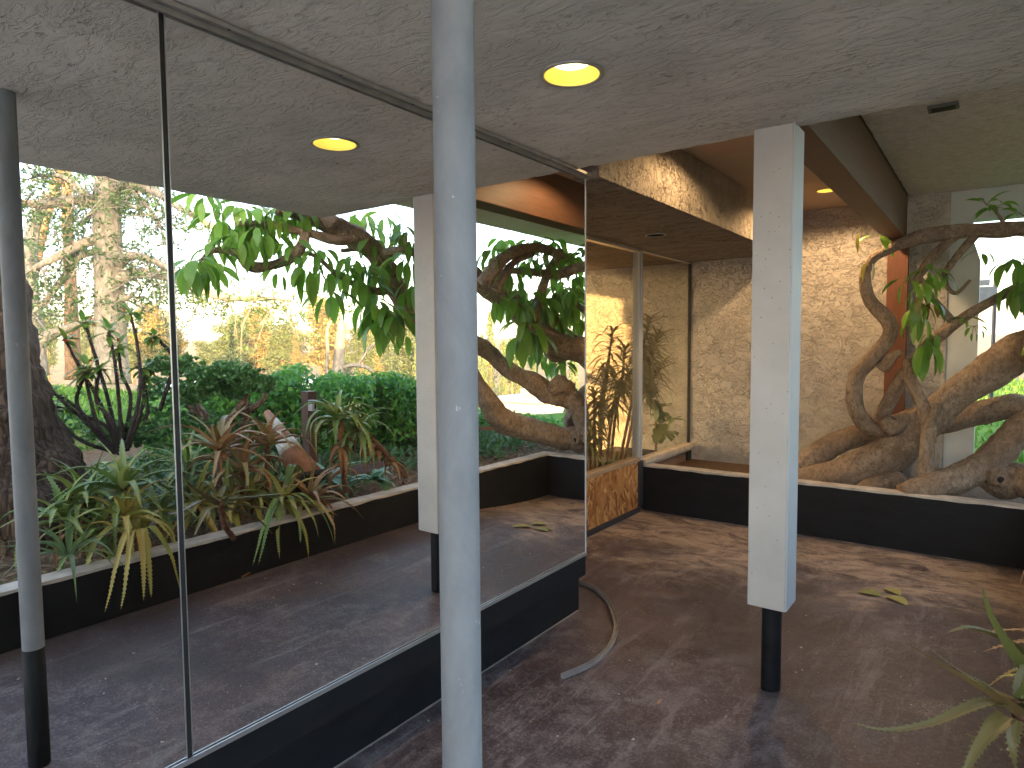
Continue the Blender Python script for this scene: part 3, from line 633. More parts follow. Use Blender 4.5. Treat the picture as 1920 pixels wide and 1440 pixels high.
# leaf whorls that show in the mirror
for i, (p, n_, L) in enumerate((
        ((1.412, 2.668, 2.701), 9, .22), ((1.301, 2.883, 2.641), 8, .22), ((1.416, 2.793, 2.581), 8, .2), ((1.233, 3.069, 2.621), 8, .2), ((1.203, 3.245, 2.688), 7, .2), ((1.196, 2.948, 2.475), 9, .23), ((1.228, 3.061, 2.474), 7, .24), ((1.294, 2.871, 2.414), 8, .22),
        ((1.380, 2.579, 2.200), 9, .24), ((1.385, 2.511, 2.174), 5, .26), ((1.393, 2.727, 2.305), 8, .22), ((1.363, 2.663, 2.155), 6, .2), ((1.085, 3.298, 2.234), 7, .2), ((1.126, 3.488, 2.344), 6, .2), ((1.204, 3.130, 2.164), 5, .16), ((1.177, 3.242, 2.386), 6, .2),
        ((1.050, 3.322, 2.212), 4, .27), ((1.085, 3.555, 2.013), 6, .26), ((1.132, 3.832, 2.335), 7, .2), ((1.070, 4.028, 2.516), 7, .18), ((1.101, 3.985, 2.254), 8, .26), ((1.070, 3.865, 2.171), 7, .28), ((1.054, 3.998, 1.967), 9, .3), ((0.937, 4.081, 1.918), 8, .3), ((0.877, 4.118, 1.822), 7, .28), ((0.907, 3.955, 1.771), 5, .28),
        ((0.815, 4.203, 2.347), 8, .25), ((0.882, 4.307, 2.556), 8, .22), ((1.052, 4.340, 2.676), 7, .2), ((0.831, 4.315, 2.166), 8, .26), ((1.463, 4.314, 2.719), 6, .2), ((1.508, 4.565, 2.865), 6, .22), ((1.594, 4.365, 2.871), 6, .2), ((1.397, 3.942, 2.755), 6, .2),
        ((0.477, 4.972, 2.447), 6, .2), ((0.438, 5.263, 2.292), 8, .22), ((0.511, 5.051, 2.021), 5, .2), ((0.436, 5.538, 2.451), 7, .22), ((0.434, 5.933, 2.378), 5, .23), ((0.437, 6.265, 2.526), 8, .24), ((0.438, 6.558, 2.617), 9, .24), ((0.428, 6.480, 2.306), 9, .26),
        ((0.425, 5.518, 2.069), 9, .28), ((0.422, 5.326, 1.978), 8, .28), ((0.420, 5.705, 2.024), 9, .3), ((0.424, 6.023, 2.156), 9, .28), ((0.422, 6.353, 2.057), 9, .28), ((0.416, 6.519, 1.882), 8, .28), ((0.417, 6.118, 1.870), 8, .28), ((0.414, 5.452, 1.768), 9, .3), ((0.408, 5.349, 1.658), 7, .28), ((0.409, 5.587, 1.688), 7, .28),
        ((0.719, 6.143, 1.519), 8, .22), ((0.524, 6.285, 1.487), 8, .22), ((0.778, 6.339, 1.394), 7, .2), ((0.403, 6.114, 1.342), 6, .22), ((1.158, 6.038, 2.777), 7, .24), ((0.862, 6.255, 2.744), 7, .24), ((0.719, 6.486, 2.758), 7, .24), ((1.239, 6.354, 2.793), 6, .24))):
    whorl(tree, p, n_ + 1, L * 1.08, 60 + i, elev=(-60, 20))
for i, (p, n_, L) in enumerate((((1.235, 3.166, 2.616), 8, .22), ((1.227, 3.363, 2.667), 8, .22), ((1.269, 2.952, 2.587), 8, .22), ((1.336, 3.659, 2.704), 7, .2), ((1.400, 2.846, 2.463), 8, .22), ((1.202, 3.597, 2.227), 6, .22), ((1.116, 3.786, 2.237), 7, .26), ((1.102, 4.180, 2.369), 7, .24), ((1.163, 4.090, 1.782), 6, .28), ((1.016, 4.316, 1.684), 6, .26), ((1.007, 4.351, 2.057), 7, .26), ((0.827, 5.505, 2.370), 8, .22), ((0.676, 5.728, 2.208), 8, .26), ((0.520, 5.956, 2.042), 9, .28), ((0.444, 6.275, 2.232), 9, .28), ((0.551, 5.795, 1.864), 8, .3), ((0.424, 6.129, 1.753), 7, .26), ((0.449, 6.515, 2.158), 8, .28), ((0.464, 6.479, 1.822), 7, .26), ((0.688, 5.457, 2.024), 6, .24), ((0.485, 6.012, 2.447), 7, .24), ((0.872, 6.255, 1.209), 6, .2), ((0.782, 6.575, 1.261), 6, .2))): whorl(tree, p, n_, L, 200 + i, elev=(-60, 20))
for i, p in enumerate(((0.438, 5.817, 2.536), (0.422, 6.072, 1.956), (0.419, 5.907, 1.892), (0.903, 4.297, 2.629))): whorl(tree, p, 4, .22, 160 + i, mat=M_tleaf_y, elev=(-60, 0))
# ================================================================== ground outside
def ground_z(x, y):
    if x < .26 and -30 < y < 5.6: return -.45 if y > -.46 else -.03
    if x < -.34 and y < 6.9: return .30 if (y > 5.6 and x > -2.7) else -.45
    r = math.hypot(x, y)
    z = .34 + .36 * smooth(4.2, 5.6, x) * (1 - smooth(5, 9, y)) + .22 * smooth(9, 20, y) * (1 - smooth(2, 6, x))
    z -= 3.2 * smooth(5.5, 13, y) * smooth(2.4, 8, x)
    z -= (6.5 - 3.0 * smooth(5.5, 13, y) * smooth(2.4, 8, x)) * smooth(20, 62, r)
    z += 13.5 * smooth(110, 430, r) * (.8 + .35 * noise.noise(Vector((x * .008, y * .008, 0)))) * (1 if x > -300 else .3)
    z += .05 * noise.noise(Vector((x * .7, y * .7, 2))) * smooth(.6, 2, x)
    return z
def gmat():
    n = N('garden_ground'); x = n.new('SeparateXYZ'); n.link(n.obj(), x.inputs[0])
    a = n.noise(2.2, 6, .65); b = n.noise(.25, 5, .6); f = n.noise(30, 4, .7)
    soil = n.ramp(f, [(.3, (.09, .058, .038)), (.7, (.22, .15, .10))])
    grass = n.ramp(a, [(.3, (.055, .13, .020)), (.55, (.10, .21, .03)), (.75, (.16, .26, .045))])
    far = n.ramp(b, [(.3, (.07, .085, .035)), (.5, (.16, .13, .07)), (.7, (.24, .18, .10))])
    g1 = n.ramp(n.math('ADD', x.outputs[0], n.math('MULTIPLY', n.math('SUBTRACT', a, .5), 1.4)), [(.0, 0), (1, 1)])
    mask = n.math('MULTIPLY', n.math('SUBTRACT', n.math('ADD', x.outputs[0], n.math('MULTIPLY', a, 1.5)), 5.2), 1.2, True)
    m2 = n.math('MULTIPLY', n.math('SUBTRACT', x.outputs[1], 7.2), 1.5, True); mask = n.math('MAXIMUM', mask, m2)
    c = n.mix(mask, soil, grass)
    ln = n.new('VectorMath', operation='LENGTH'); n.link(n.obj(), ln.inputs[0])
    c = n.mix(n.math('DIVIDE', n.math('SUBTRACT', ln.outputs['Value'], 40), 60, True), c, far)
    pv = n.math('LESS_THAN', x.outputs[1], -.35)  # pale unseen paving behind the camera, added to bounce light under the canopy
    c = n.mix(pv, c, (.60, .57, .53))
    n.col(c); n.bump(f, .6, .02); n.set(.95, 0, .1); return n.m
def nonu(near, far):
    a = sorted(set(round(v, 3) for v in near)); step = .8; x = a[-1]; out = list(a)
    while x < far: x += step; out.append(x); step *= 1.16
    x = a[0]; step = .8; pre = []
    while x > -far: x -= step; pre.append(x); step *= 1.22
    return pre[::-1] + out
gx = nonu(lin(-3, .2, 8) + [.255, .265] + [-.335, -.345] + lin(.4, 9, 40), 900); gy = nonu(lin(-.42, 5.5, 20) + [-.47, -.45] + [5.595, 5.605] + [6.895, 6.905] + lin(5.7, 14, 24), 900)
struct(heightfield('ground', gmat(), gx, gy, ground_z))

# ---- grass on the lawn
gl = leafmat('grass_blade', [(.07, .17, .02), (.11, .25, .03), (.16, .30, .05), (.09, .20, .025)], .6, .35)
mb = MB()
for i in range(15000):
    if i < 11500: x = 4.6 + 16 * rng.random() ** 1.6; y = rng.uniform(-1, 1) * 3 + x * .33
    else: x = rng.uniform(-.2, 1.6); y = 7.2 + 14 * rng.random() ** 1.4; x *= y / 7
    z = ground_z(x, y); h = rng.uniform(.04, .11); a = rng.uniform(0, 6.28); d = Vector((math.cos(a) * .5, math.sin(a) * .5, 1))
    p = Vector((x, y, z)); s = Vector((-math.sin(a), math.cos(a), 0)) * rng.uniform(.012, .03); mb.add([p - s, p + s, p + d * h], [(0, 1, 2)])
o = mb.build('grass', gl); o['kind'] = 'stuff'

# ================================================================== aloes
aloe((0.646, 1.372, 0.644), (-.35, -.1, 1), 13, .36, .036, 'green aloe rosette near the foot of the dark tree trunk, closest to the steel pole', None, (0.697, 1.380, 0.430), 1, dry=4)
aloe((0.574, 1.658, 0.770), (-.3, .1, 1), 16, .42, .040, 'large green aloe arching over the whitewashed cap between two panes', None, (0.604, 1.652, 0.312), 2, dry=5)
def path_leaf(mb, pts, W):
    q = [Vector(p) for p in spline(pts, 6)]; n = len(q); vs = []; ed = []
    for i, p in enumerate(q):
        t = i / (n - 1); d = (q[min(i + 1, n - 1)] - q[max(i - 1, 0)]).normalized(); s = d.cross(Vector((0, 0, 1))).normalized(); nr = s.cross(d)
        w_ = W * .5 * (1 - t ** 1.6) * (.85 + .2 * math.sin(math.pi * min(1, 2.4 * t))) + .0007; th = w_ * .45
        l_, r_ = p + s * w_ + nr * th * .7, p - s * w_ + nr * th * .7; ed.append((l_, r_, s, d, w_))
        vs += [l_, p + nr * th * .12 + s * w_ * .3, p + nr * th * .12 - s * w_ * .3, r_, p - nr * th * 1.2]
    mb.add(vs, [(5 * i + k, 5 * i + (k + 1) % 5, 5 * i + 5 + (k + 1) % 5, 5 * i + 5 + k) for i in range(n - 1) for k in range(5)])
    for i in range(n - 1):
        for sd in (0, 1):
            a, b = ed[i][sd], ed[i + 1][sd]; mm = max(1, int((b - a).length / .014)); o = ed[i][2] * (1 if sd == 0 else -1)
            for k in range(mm):
                e0, e1 = a.lerp(b, (k + .15) / mm), a.lerp(b, (k + .75) / mm)
                if ed[i][4] > W * .06: mb.add([e0, e1, (e0 + e1) / 2 + o * .0055 + ed[i][3] * .003], [(0, 1, 2)])
al = thing('aloe', (.16, 2.0, .42), 'toothed aloe rosette hanging out over the floor from the side planter wall', 'aloe plant', 'aloes along the planter wall')
mb = MB()
for pts, W_ in (([(0.073, 1.930, 0.662), (0.028, 1.851, 0.723), (-0.045, 1.741, 0.802), (-0.133, 1.645, 0.882)], .044), ([(0.057, 1.920, 0.684), (-0.004, 1.802, 0.713), (-0.088, 1.665, 0.705), (-0.164, 1.560, 0.716), (-0.218, 1.497, 0.745)], .033), ([(0.100, 2.028, 0.714), (0.049, 1.997, 0.796), (0.011, 1.975, 0.873), (-0.008, 1.966, 0.945)], .052),
               ([(0.108, 2.110, 0.731), (0.039, 2.040, 0.794), (-0.027, 1.969, 0.829), (-0.073, 1.909, 0.827)], .034), ([(0.053, 1.902, 0.656), (0.021, 1.840, 0.640), (-0.011, 1.788, 0.593), (-0.033, 1.743, 0.540)], .044), ([(0.068, 1.913, 0.649), (0.062, 1.880, 0.598), (0.074, 1.870, 0.518)], .028), ([(0.053, 1.965, 0.653), (0.010, 1.960, 0.695), (-0.045, 1.947, 0.721), (-0.119, 1.922, 0.777)], .014),
               ([(0.067, 1.928, 0.701), (0.109, 1.915, 0.772), (0.164, 1.907, 0.779), (0.211, 1.900, 0.729)], .03), ([(0.073, 1.956, 0.670), (0.129, 1.900, 0.702), (0.184, 1.875, 0.659)], .03), ([(0.059, 1.994, 0.659), (0.021, 2.160, 0.600), (-0.053, 2.279, 0.573)], .022), ([(0.079, 1.985, 0.672), (0.102, 2.187, 0.647), (0.183, 2.492, 0.591), (0.262, 2.725, 0.431)], .036),
               ([(0.080, 1.983, 0.633), (0.129, 2.197, 0.518), (0.188, 2.354, 0.368)], .034), ([(0.085, 1.988, 0.646), (0.163, 2.108, 0.657), (0.280, 2.253, 0.601)], .036), ([(0.043, 1.894, 0.649), (0.014, 1.881, 0.590), (-0.027, 1.900, 0.588)], .02), ([(0.078, 1.961, 0.696), (0.097, 2.006, 0.763), (0.155, 2.078, 0.832)], .036)): path_leaf(mb, pts, W_)
mb.build('leaves', leafmat('aloe_reddish_green', [(.11, .13, .035), (.14, .16, .045), (.20, .12, .055), (.11, .15, .04)], .42, .12), al)
mb = MB(); mb.tube(spline([(.2, 2.1, .40), (.12, 2.0, .52), (0.068, 1.952, 0.668)], 6), .017, 9, jit=.25, fr=30); mb.build('stem', M_astem, al, True)
aloe((0.325, 2.547, 0.536), (-.85, .1, .4), 12, .40, .036, 'yellowish aloe leaning over the cap beside the fallen cone', M_aloe_y, (0.522, 2.534, 0.474), 4, droop=(.7, 1.5), elev=(-5, 60))
aloe((0.602, 2.259, 0.917), (-.1, .1, 1), 15, .42, .034, 'upright bronze-leaved aloe with dead brown leaves at its neck', M_aloe_r, (0.541, 2.209, 0.486), 5, dry=10, droop=(1.0, 2.0))
aloe((0.530, 2.563, 0.928), (.1, .1, 1), 14, .40, .034, 'reddish aloe with a dry papery stem in front of the leaning cone', M_aloe_r, (0.476, 2.503, 0.451), 6, dry=12, droop=(1.2, 2.3))
aloe((0.477, 3.109, 1.043), (-.1, .1, 1), 18, .36, .036, 'tall aloe with a shaggy skirt of orange dead leaves, standing up from the planter', None, (0.329, 3.050, 0.475), 7, dry=26, droop=(1.8, 2.9), elev=(10, 65))
aloe((0.438, 3.254, 0.934), (-.5, -.6, .5), 15, .34, .034, 'aloe on a long dry stem leaning over towards the column', None, (0.156, 3.494, 0.537), 8, dry=26, droop=(1.2, 2.4), elev=(0, 60))
aloe((0.718, 1.919, 0.522), (-.2, 0, 1), 14, .40, .032, 'low grey-green aloe crowded between the larger rosettes', None, (0.714, 1.912, 0.389), 9, dry=8)
aloe((0.558, 2.322, 0.495), (-.4, 0, .8), 12, .36, .036, 'yellowed aloe lying low behind the toothed rosette over the wall', M_aloe_y, (0.603, 2.346, 0.429), 10, dry=6)
aloe((1.395, 2.237, 0.471), (0, 0, 1), 16, .42, .026, 'slender blue-green aloe clump at the back of the bed', leafmat('aloe_blue', [(.06, .11, .07), (.08, .14, .09), (.10, .15, .09)], .45, .12), (1.391, 2.230, 0.336), 11)
for k, (yy, lab) in enumerate(((2.55, 'grey-green aloe draping long toothed leaves over the whitewashed cap beyond the hanging rosette'), (1.62, 'yellow-green aloe trailing its leaves down the black wall before the hanging rosette'))):
    ad = thing('aloe', (.40, yy, .42), lab, 'aloe plant', 'aloes along the planter wall'); mb = MB(); st = rng.getstate(); rng.seed(300 + k); c_ = Vector((.36, yy, .50))
    for i in range(5):
        dy = rng.uniform(-.34, .34); e = rng.uniform(.02, .40); ov = rng.uniform(.10, .16)
        path_leaf(mb, [c_ + rv(.012), c_ + Vector((-.11, dy * .4, .06)), Vector((ov + .03, yy + dy * .8, .43 + .02 * rng.random())), Vector((ov, yy + dy, max(.30, .42 - e * .3))), Vector((ov - .012, yy + dy * 1.15, max(.22, .40 - e * .7)))], rng.uniform(.030, .042))
    for i in range(8):
        az = rng.uniform(-1.3, 1.3); L = rng.uniform(.26, .40); h = rng.uniform(.05, .22); d = Vector((math.cos(az), math.sin(az), 0))
        path_leaf(mb, [c_ + rv(.012), c_ + d * L * .45 + Vector((0, 0, h)), c_ + d * L * .8 + Vector((0, 0, h * .8)), c_ + d * L + Vector((0, 0, h * .3))], rng.uniform(.030, .042))
    rng.setstate(st); mb.build('leaves', [M_aloe, M_aloe_y][k], ad); mb = MB(); mb.tube([(.40, yy, .34), (.37, yy, .44), c_], .016, 8, jit=.2, fr=30); mb.build('stem', M_astem, ad, True)
for i, (p, q, tl, mt, lb, kw) in enumerate((
        ((0.684, 1.485, 0.711), (0.662, 1.476, 0.365), (-.5, .2, .8), None, 'aloe with reddish curling tips just behind the steel pole reflection', {}),
        ((0.423, 1.597, 0.620), (0.521, 1.642, 0.362), (-.6, 0, .7), M_aloe_y, 'yellow-leaved aloe sprawling below the largest aloe', {'dry': 6}),
        ((0.528, 1.513, 0.547), (0.564, 1.546, 0.349), (-.7, -.2, .6), None, 'toothed green aloe spilling down over the soil next to the cap', {}),
        ((0.597, 2.112, 0.567), (0.641, 2.129, 0.401), (-.8, 0, .5), M_aloe_y, 'long-leaved yellowing aloe lying along the cap', {'droop': (.6, 1.4), 'elev': (-5, 45)}),
        ((0.537, 2.466, 0.541), (0.580, 2.490, 0.457), (-.7, .3, .5), M_aloe_y, 'golden aloe tangled between the bronze one and the wall', {'dry': 6}),
        ((0.524, 2.369, 0.775), (0.515, 2.354, 0.494), (0, 0, 1), M_aloe_r, 'dull red aloe between the bronze aloe and the cone', {'dry': 8}),
        ((0.317, 2.751, 0.515), (0.342, 2.790, 0.448), (-.4, .2, .8), M_aloe_r, 'brown half-dead aloe at the foot of the cone', {'dry': 14}),
        ((0.920, 2.199, 0.760), (0.912, 2.186, 0.509), (0, -.1, 1), None, 'grey-green aloe in the middle of the bed under the jade bush', {'dry': 5}))):
    aloe(p, tl, 13, .38, .034, lb, mt, q, 40 + i, **kw)
# strappy clumps behind
M_strap = leafmat('strappy_leaf', [(0.091, 0.169, 0.062), (0.146, 0.237, 0.094), (0.127, 0.220, 0.118), (0.218, 0.270, 0.078)], .45, .25)
M_blue = leafmat('blue_agave_leaf', [(0.127, 0.287, 0.172), (0.182, 0.372, 0.234), (0.091, 0.237, 0.109)], .45, .25)
def strap(p, n, L, W, label, mat=M_strap, seed=0, elev=(30, 80), name='strap_plant'):
    st = rng.getstate(); rng.seed(900 + seed); t = thing(name, p, label, 'plant', 'leafy clumps in the planter bed'); mb = MB(); p = Vector(p)
    for i in range(n):
        a = rng.uniform(0, 6.28); e = R(rng.uniform(*elev)); d = Vector((math.cos(a) * math.cos(e), math.sin(a) * math.cos(e), math.sin(e)))
        big_leaf(mb, p + Vector((math.cos(a), math.sin(a), 0)) * .04 * rng.random(), d, L * rng.uniform(.6, 1.1), W, rng.uniform(.6, 1.9), 8, .3, shape=lambda t: (1 - t ** 2.2) * (.75 + .4 * math.sin(math.pi * min(1, t * 1.4))))
    mb.build('leaves', mat, t, True); rng.setstate(st); return t
for i, (p, n_, L, W_) in enumerate((((0.725, 1.767, 0.553), 30, .55, .020), ((0.991, 1.639, 0.641), 22, .5, .018), ((0.801, 2.150, 0.602), 28, .5, .020), ((0.350, 1.292, 0.488), 22, .40, .022))):
    strap(p, n_, L, W_, ['grassy blue-green clump behind the largest aloe', 'thin grassy clump at the root of the dark trunk', 'grey-green grassy clump below the jade bush', 'short strappy clump just over the cap near the steel pole'][i], seed=i)
strap((0.744, 3.182, 0.501), 14, .42, .075, 'broad blue-leaved clump behind the cone and the shaggy aloe', M_blue, 11, (20, 75))
strap((0.511, 3.476, 0.478), 12, .36, .07, 'broad blue-leaved clump beside the leaning aloe stem', M_blue, 12, (15, 65))
strap((1.092, 2.685, 0.627), 10, .34, .07, 'bright broad-leaved clump under the jade bush', leafmat('bright_broad', [(.03, .16, .03), (.05, .22, .05)], .4, .3), 13, (25, 70))

litter = MB(); st = rng.getstate(); rng.seed(12)
for i in range(7000):
    x = .36 + 3.2 * rng.random() ** 1.3; y = rng.uniform(.7, 6.4); z = ground_z(x, y) + rng.uniform(.0, .035)
    d = Vector((rng.uniform(-1, 1), rng.uniform(-1, 1), rng.uniform(-.2, .35))); small_leaf(litter, Vector((x, y, z)), d, Vector((0, 0, 1)), rng.uniform(.03, .10), rng.uniform(.012, .035))
rng.setstate(st); o = litter.build('leaf_litter', leafmat('dry_litter', [(.20, .12, .07), (.30, .21, .13), (.36, .28, .19), (.14, .09, .055), (.10, .14, .05)], .9, .1, .1)); o['kind'] = 'stuff'
cover = MB(); st = rng.getstate(); rng.seed(13)
for i in range(420):
    x = .8 + 2.6 * rng.random(); y = rng.uniform(1.6, 6.8); z = ground_z(x, y); c_ = Vector((x, y, z))
    for k in range(16):
        a = rng.uniform(0, 6.28); d = Vector((math.cos(a), math.sin(a), rng.uniform(.2, 1.3))); small_leaf(cover, c_ + Vector((rng.gauss(0, .08), rng.gauss(0, .08), rng.uniform(0, .10))), d, unit(), rng.uniform(.06, .15), rng.uniform(.02, .05))
rng.setstate(st); o = cover.build('ground_cover', leafmat('ground_cover_leaf', [(.06, .15, .04), (.09, .20, .06), (.12, .22, .10), (.07, .16, .08)], .45, .3)); o['kind'] = 'stuff'
# ================================================================== traffic cone lying askew
cone = thing('traffic_cone', (0.545, 2.900, 0.593), 'faded orange traffic cone with two cracked white bands, tipped over against the bed', 'traffic cone')
c0, c1 = Vector((0.551, 2.894, 0.574)), Vector((0.988, 2.856, 1.053)); ax_ = (c1 - c0)
M_cone = flat('faded_orange_rubber', (.36, .17, .10), .7, 0, .3, 14)
M_band = flat('cracked_white_band', (.62, .60, .55), .6, 0, .2, 30)
def cone_seg(a, b, r0, r1, name, mat, grow=0):
    mb = MB(); mb.tube([c0 + ax_ * a, c0 + ax_ * b], [r0 + (r1 - r0) * a + grow, r0 + (r1 - r0) * b + grow], 24, cap=True); return mb.build(name, mat, cone, True)
cone_seg(0, 1, .122, .024, 'body', M_cone); cone_seg(.40, .56, .122, .024, 'white_band', M_band, .003); cone_seg(.70, .86, .122, .024, 'white_band', M_band, .003)
mb = MB(); mb.tube([c0 - ax_.normalized() * .03, c0], [.17, .17], 4); mb.build('foot', flat('black_rubber', (.03, .03, .03), .8), cone)

# ================================================================== brown post with a small box, and bits of timber
bp = thing('garden_post', (1.672, 3.724, 0.272), 'dark brown square garden post with a little grey box strapped near its top', 'post')
a_, b_ = Vector((1.584, 3.675, 0.415)), Vector((1.617, 3.705, 1.135))
mb = MB(); mb.box(a_.x - .05, a_.y - .05, .1, a_.x + .05, a_.y + .05, b_.z); mb.build('post', flat('brown_stained_wood', (.105, .055, .045), .7, 0, .2, 10), bp, bevel=.004)
bz = Vector((1.502, 3.657, 1.012)); mb = MB(); mb.box(bz.x - .035, bz.y - .035, bz.z - .05, bz.x + .03, bz.y + .02, bz.z + .05); bo = mb.build('box', flat('grey_plastic', (.36, .37, .40), .5), bp, bevel=.004)
mb = MB(); mb.box(bz.x - .039, bz.y - .012, bz.z - .03, bz.x - .0355, bz.y + .002, bz.z + .03); mb.build('slot', M_seam, bo)
mb = MB(); p0, p1 = Vector((0.905, 3.561, 0.498)), Vector((0.671, 3.737, 0.541)); mb.tube([p0, p1], [.05, .05], 4); tag(mb.build('timber_board', flat('grey_timber', (.16, .12, .13), .8, 0, .25, 12)), 'short weathered grey board lying at the back of the bed', 'board')
mb = MB(); p0, p1 = Vector((0.733, 2.939, 0.472)), Vector((1.433, 4.296, 0.554)); mb.tube([p0, p0.lerp(p1, .5) + Vector((0, 0, -.05)), p1 + Vector((0, 0, -.25))], [.035, .03, .03], 8, jit=.2, fr=8); tag(mb.build('fallen_branch', M_bark, smooth=True), 'thick fallen branch lying on the soil behind the cone', 'branch')

# ================================================================== jade bush
M_jade = leafmat('jade_leaf', [(0.091, 0.220, 0.070), (0.137, 0.304, 0.094), (0.182, 0.372, 0.125), (0.073, 0.186, 0.062)], .33, .15)
M_jtrunk = barkmat('jade_trunk', (.12, .075, .055), (.30, .21, .165), 16, (1, 1, .6))
jade = thing('jade_bush', (1.717, 2.846, 0.623), 'dense jade bush on bare forked brown stems', 'shrub')
jb = [(1.936, 3.030, 0.584), (2.010, 2.993, 0.816), (2.081, 2.950, 0.956), (2.148, 2.910, 1.072)]
for pts, rd in ((jb, [.05, .045, .036, .026]), ([(1.990, 3.004, 0.769), (1.854, 3.053, 0.913), (1.720, 3.102, 1.077), (1.668, 3.149, 1.191)], [.036, .032, .026, .016]), ([(2.081, 2.950, 0.956), (2.165, 2.892, 1.003), (2.224, 2.857, 1.119)], [.035, .028, .02]), ([(1.938, 3.090, 0.575), (1.908, 3.191, 0.801), (1.865, 3.239, 1.013), (1.965, 3.178, 1.179)], [.034, .03, .025, .018]), ([(1.827, 3.138, 0.953), (1.681, 3.255, 1.068), (1.647, 3.288, 1.183)], [.03, .024, .016])):
    limb(jade, pts, rd, 'stem', 3, 9, .2, 9, M_jtrunk, 6)
def rosette(mb, p, L, n=9):
    for i in range(n):
        d = unit(); d.z = abs(d.z) * .7 + .1; small_leaf(mb, p, d, unit(), L * rng.uniform(.7, 1.1), L * .62)
mb = MB()
jspots = [((2.112, 2.611, 1.376), .15, .09, 60), ((1.934, 2.742, 1.374), .14, .10, 75), ((1.759, 2.802, 1.278), .15, .10, 95), ((1.684, 2.923, 1.327), .18, .09, 95), ((1.542, 3.027, 1.304), .16, .09, 95), ((1.461, 3.080, 1.211), .10, .09, 40), ((1.996, 2.743, 1.172), .13, .08, 50), ((2.415, 2.746, 1.180), .18, .10, 60), ((1.795, 3.076, 1.136), .13, .07, 50),
          ((2.105, 2.950, 0.851), .18, .14, 90), ((2.294, 2.814, 0.900), .18, .18, 90), ((2.094, 2.578, 0.759), .18, .15, 80), ((1.716, 2.606, 0.744), .16, .12, 60), ((2.067, 3.225, 0.825), .10, .14, 50), ((2.416, 2.604, 0.959), .11, .18, 50), ((1.923, 2.794, 1.127), .10, .07, 50), ((1.978, 2.756, 1.159), .10, .07, 40), ((1.511, 3.044, 1.229), .10, .07, 40), ((1.397, 3.128, 1.228), .09, .07, 35), ((1.704, 3.025, 1.224), .12, .07, 50), ((1.817, 2.876, 1.171), .12, .06, 40), ((2.578, 2.348, 0.815), .16, .14, 60), ((2.855, 2.272, 0.872), .16, .14, 50), ((2.220, 2.427, 0.833), .14, .12, 60), ((1.679, 2.378, 0.654), .16, .10, 60)]
for c, a, b, k in jspots:
    for i in range(k):
        u_ = unit() * rng.random() ** .4; p = Vector(c) + Vector((u_.x * a, u_.y * a, u_.z * b)); rosette(mb, p, .045, 8)
mb.build('foliage', M_jade, jade)

# ================================================================== crown-of-thorns: spiny dark stems with leaf tufts
M_thorn = barkmat('thorny_stem', (.035, .027, .026), (.11, .085, .08), 40, (1, 1, 1), .6, .01)
M_euph = leafmat('bright_tuft_leaf', [(0.127, 0.254, 0.047), (0.182, 0.338, 0.055), (0.091, 0.186, 0.031), (0.291, 0.338, 0.062)], .4, .35)
M_redfl = flat('red_flower', (.40, .045, .025), .6)
thorn = thing('thorny_bush', (2.143, 2.288, 0.706), 'thorny bush of bare dark spiny stems tipped with bright green leaf tufts', 'shrub')
tb = MB(); lf = MB(); fl_ = MB()
stems = [[(2.154, 2.282, 0.727), (2.274, 2.220, 1.089), (2.363, 2.115, 1.389), (2.400, 2.041, 1.599)], [(2.197, 2.311, 0.719), (2.297, 2.272, 1.170), (2.358, 2.197, 1.599), (2.396, 2.180, 1.743)], [(2.126, 2.302, 0.727), (2.167, 2.306, 1.173), (2.203, 2.301, 1.470), (2.244, 2.287, 1.674)],
         [(2.056, 2.292, 0.734), (1.925, 2.360, 1.178), (1.950, 2.371, 1.553), (2.004, 2.350, 1.812)], [(2.099, 2.322, 0.726), (2.007, 2.417, 1.086), (2.016, 2.433, 1.383)], [(2.240, 2.341, 0.711), (2.193, 2.407, 1.121), (2.259, 2.375, 1.338), (2.286, 2.371, 1.555)], [(2.102, 2.592, 1.023), (1.923, 2.629, 1.421), (1.964, 2.550, 1.595), (1.955, 2.497, 1.629)],
         [(2.177, 2.263, 0.706), (2.317, 2.117, 0.968), (2.434, 1.983, 1.163), (2.574, 1.894, 1.351)], [(2.177, 2.263, 0.706), (2.409, 2.117, 1.048), (2.602, 1.986, 1.198), (2.534, 1.907, 1.134)], [(2.052, 2.232, 0.722), (2.066, 2.114, 0.943), (2.148, 2.078, 1.271), (2.161, 2.077, 1.393)], [(2.052, 2.232, 0.722), (2.184, 2.035, 1.067), (2.196, 2.039, 1.230), (2.144, 2.087, 1.352)],
         [(2.035, 2.244, 0.722), (1.985, 2.177, 0.983), (2.088, 2.113, 1.148), (2.069, 2.145, 1.392)], [(2.240, 2.340, 0.689), (2.204, 2.382, 0.905), (2.085, 2.477, 0.990), (2.113, 2.483, 1.337)], [(2.143, 2.288, 0.706), (2.235, 2.236, 0.919), (2.478, 2.066, 1.048), (2.616, 1.968, 1.092)], [(2.143, 2.288, 0.706), (2.256, 2.088, 0.807), (2.394, 1.995, 0.933), (2.465, 1.952, 1.059)]]
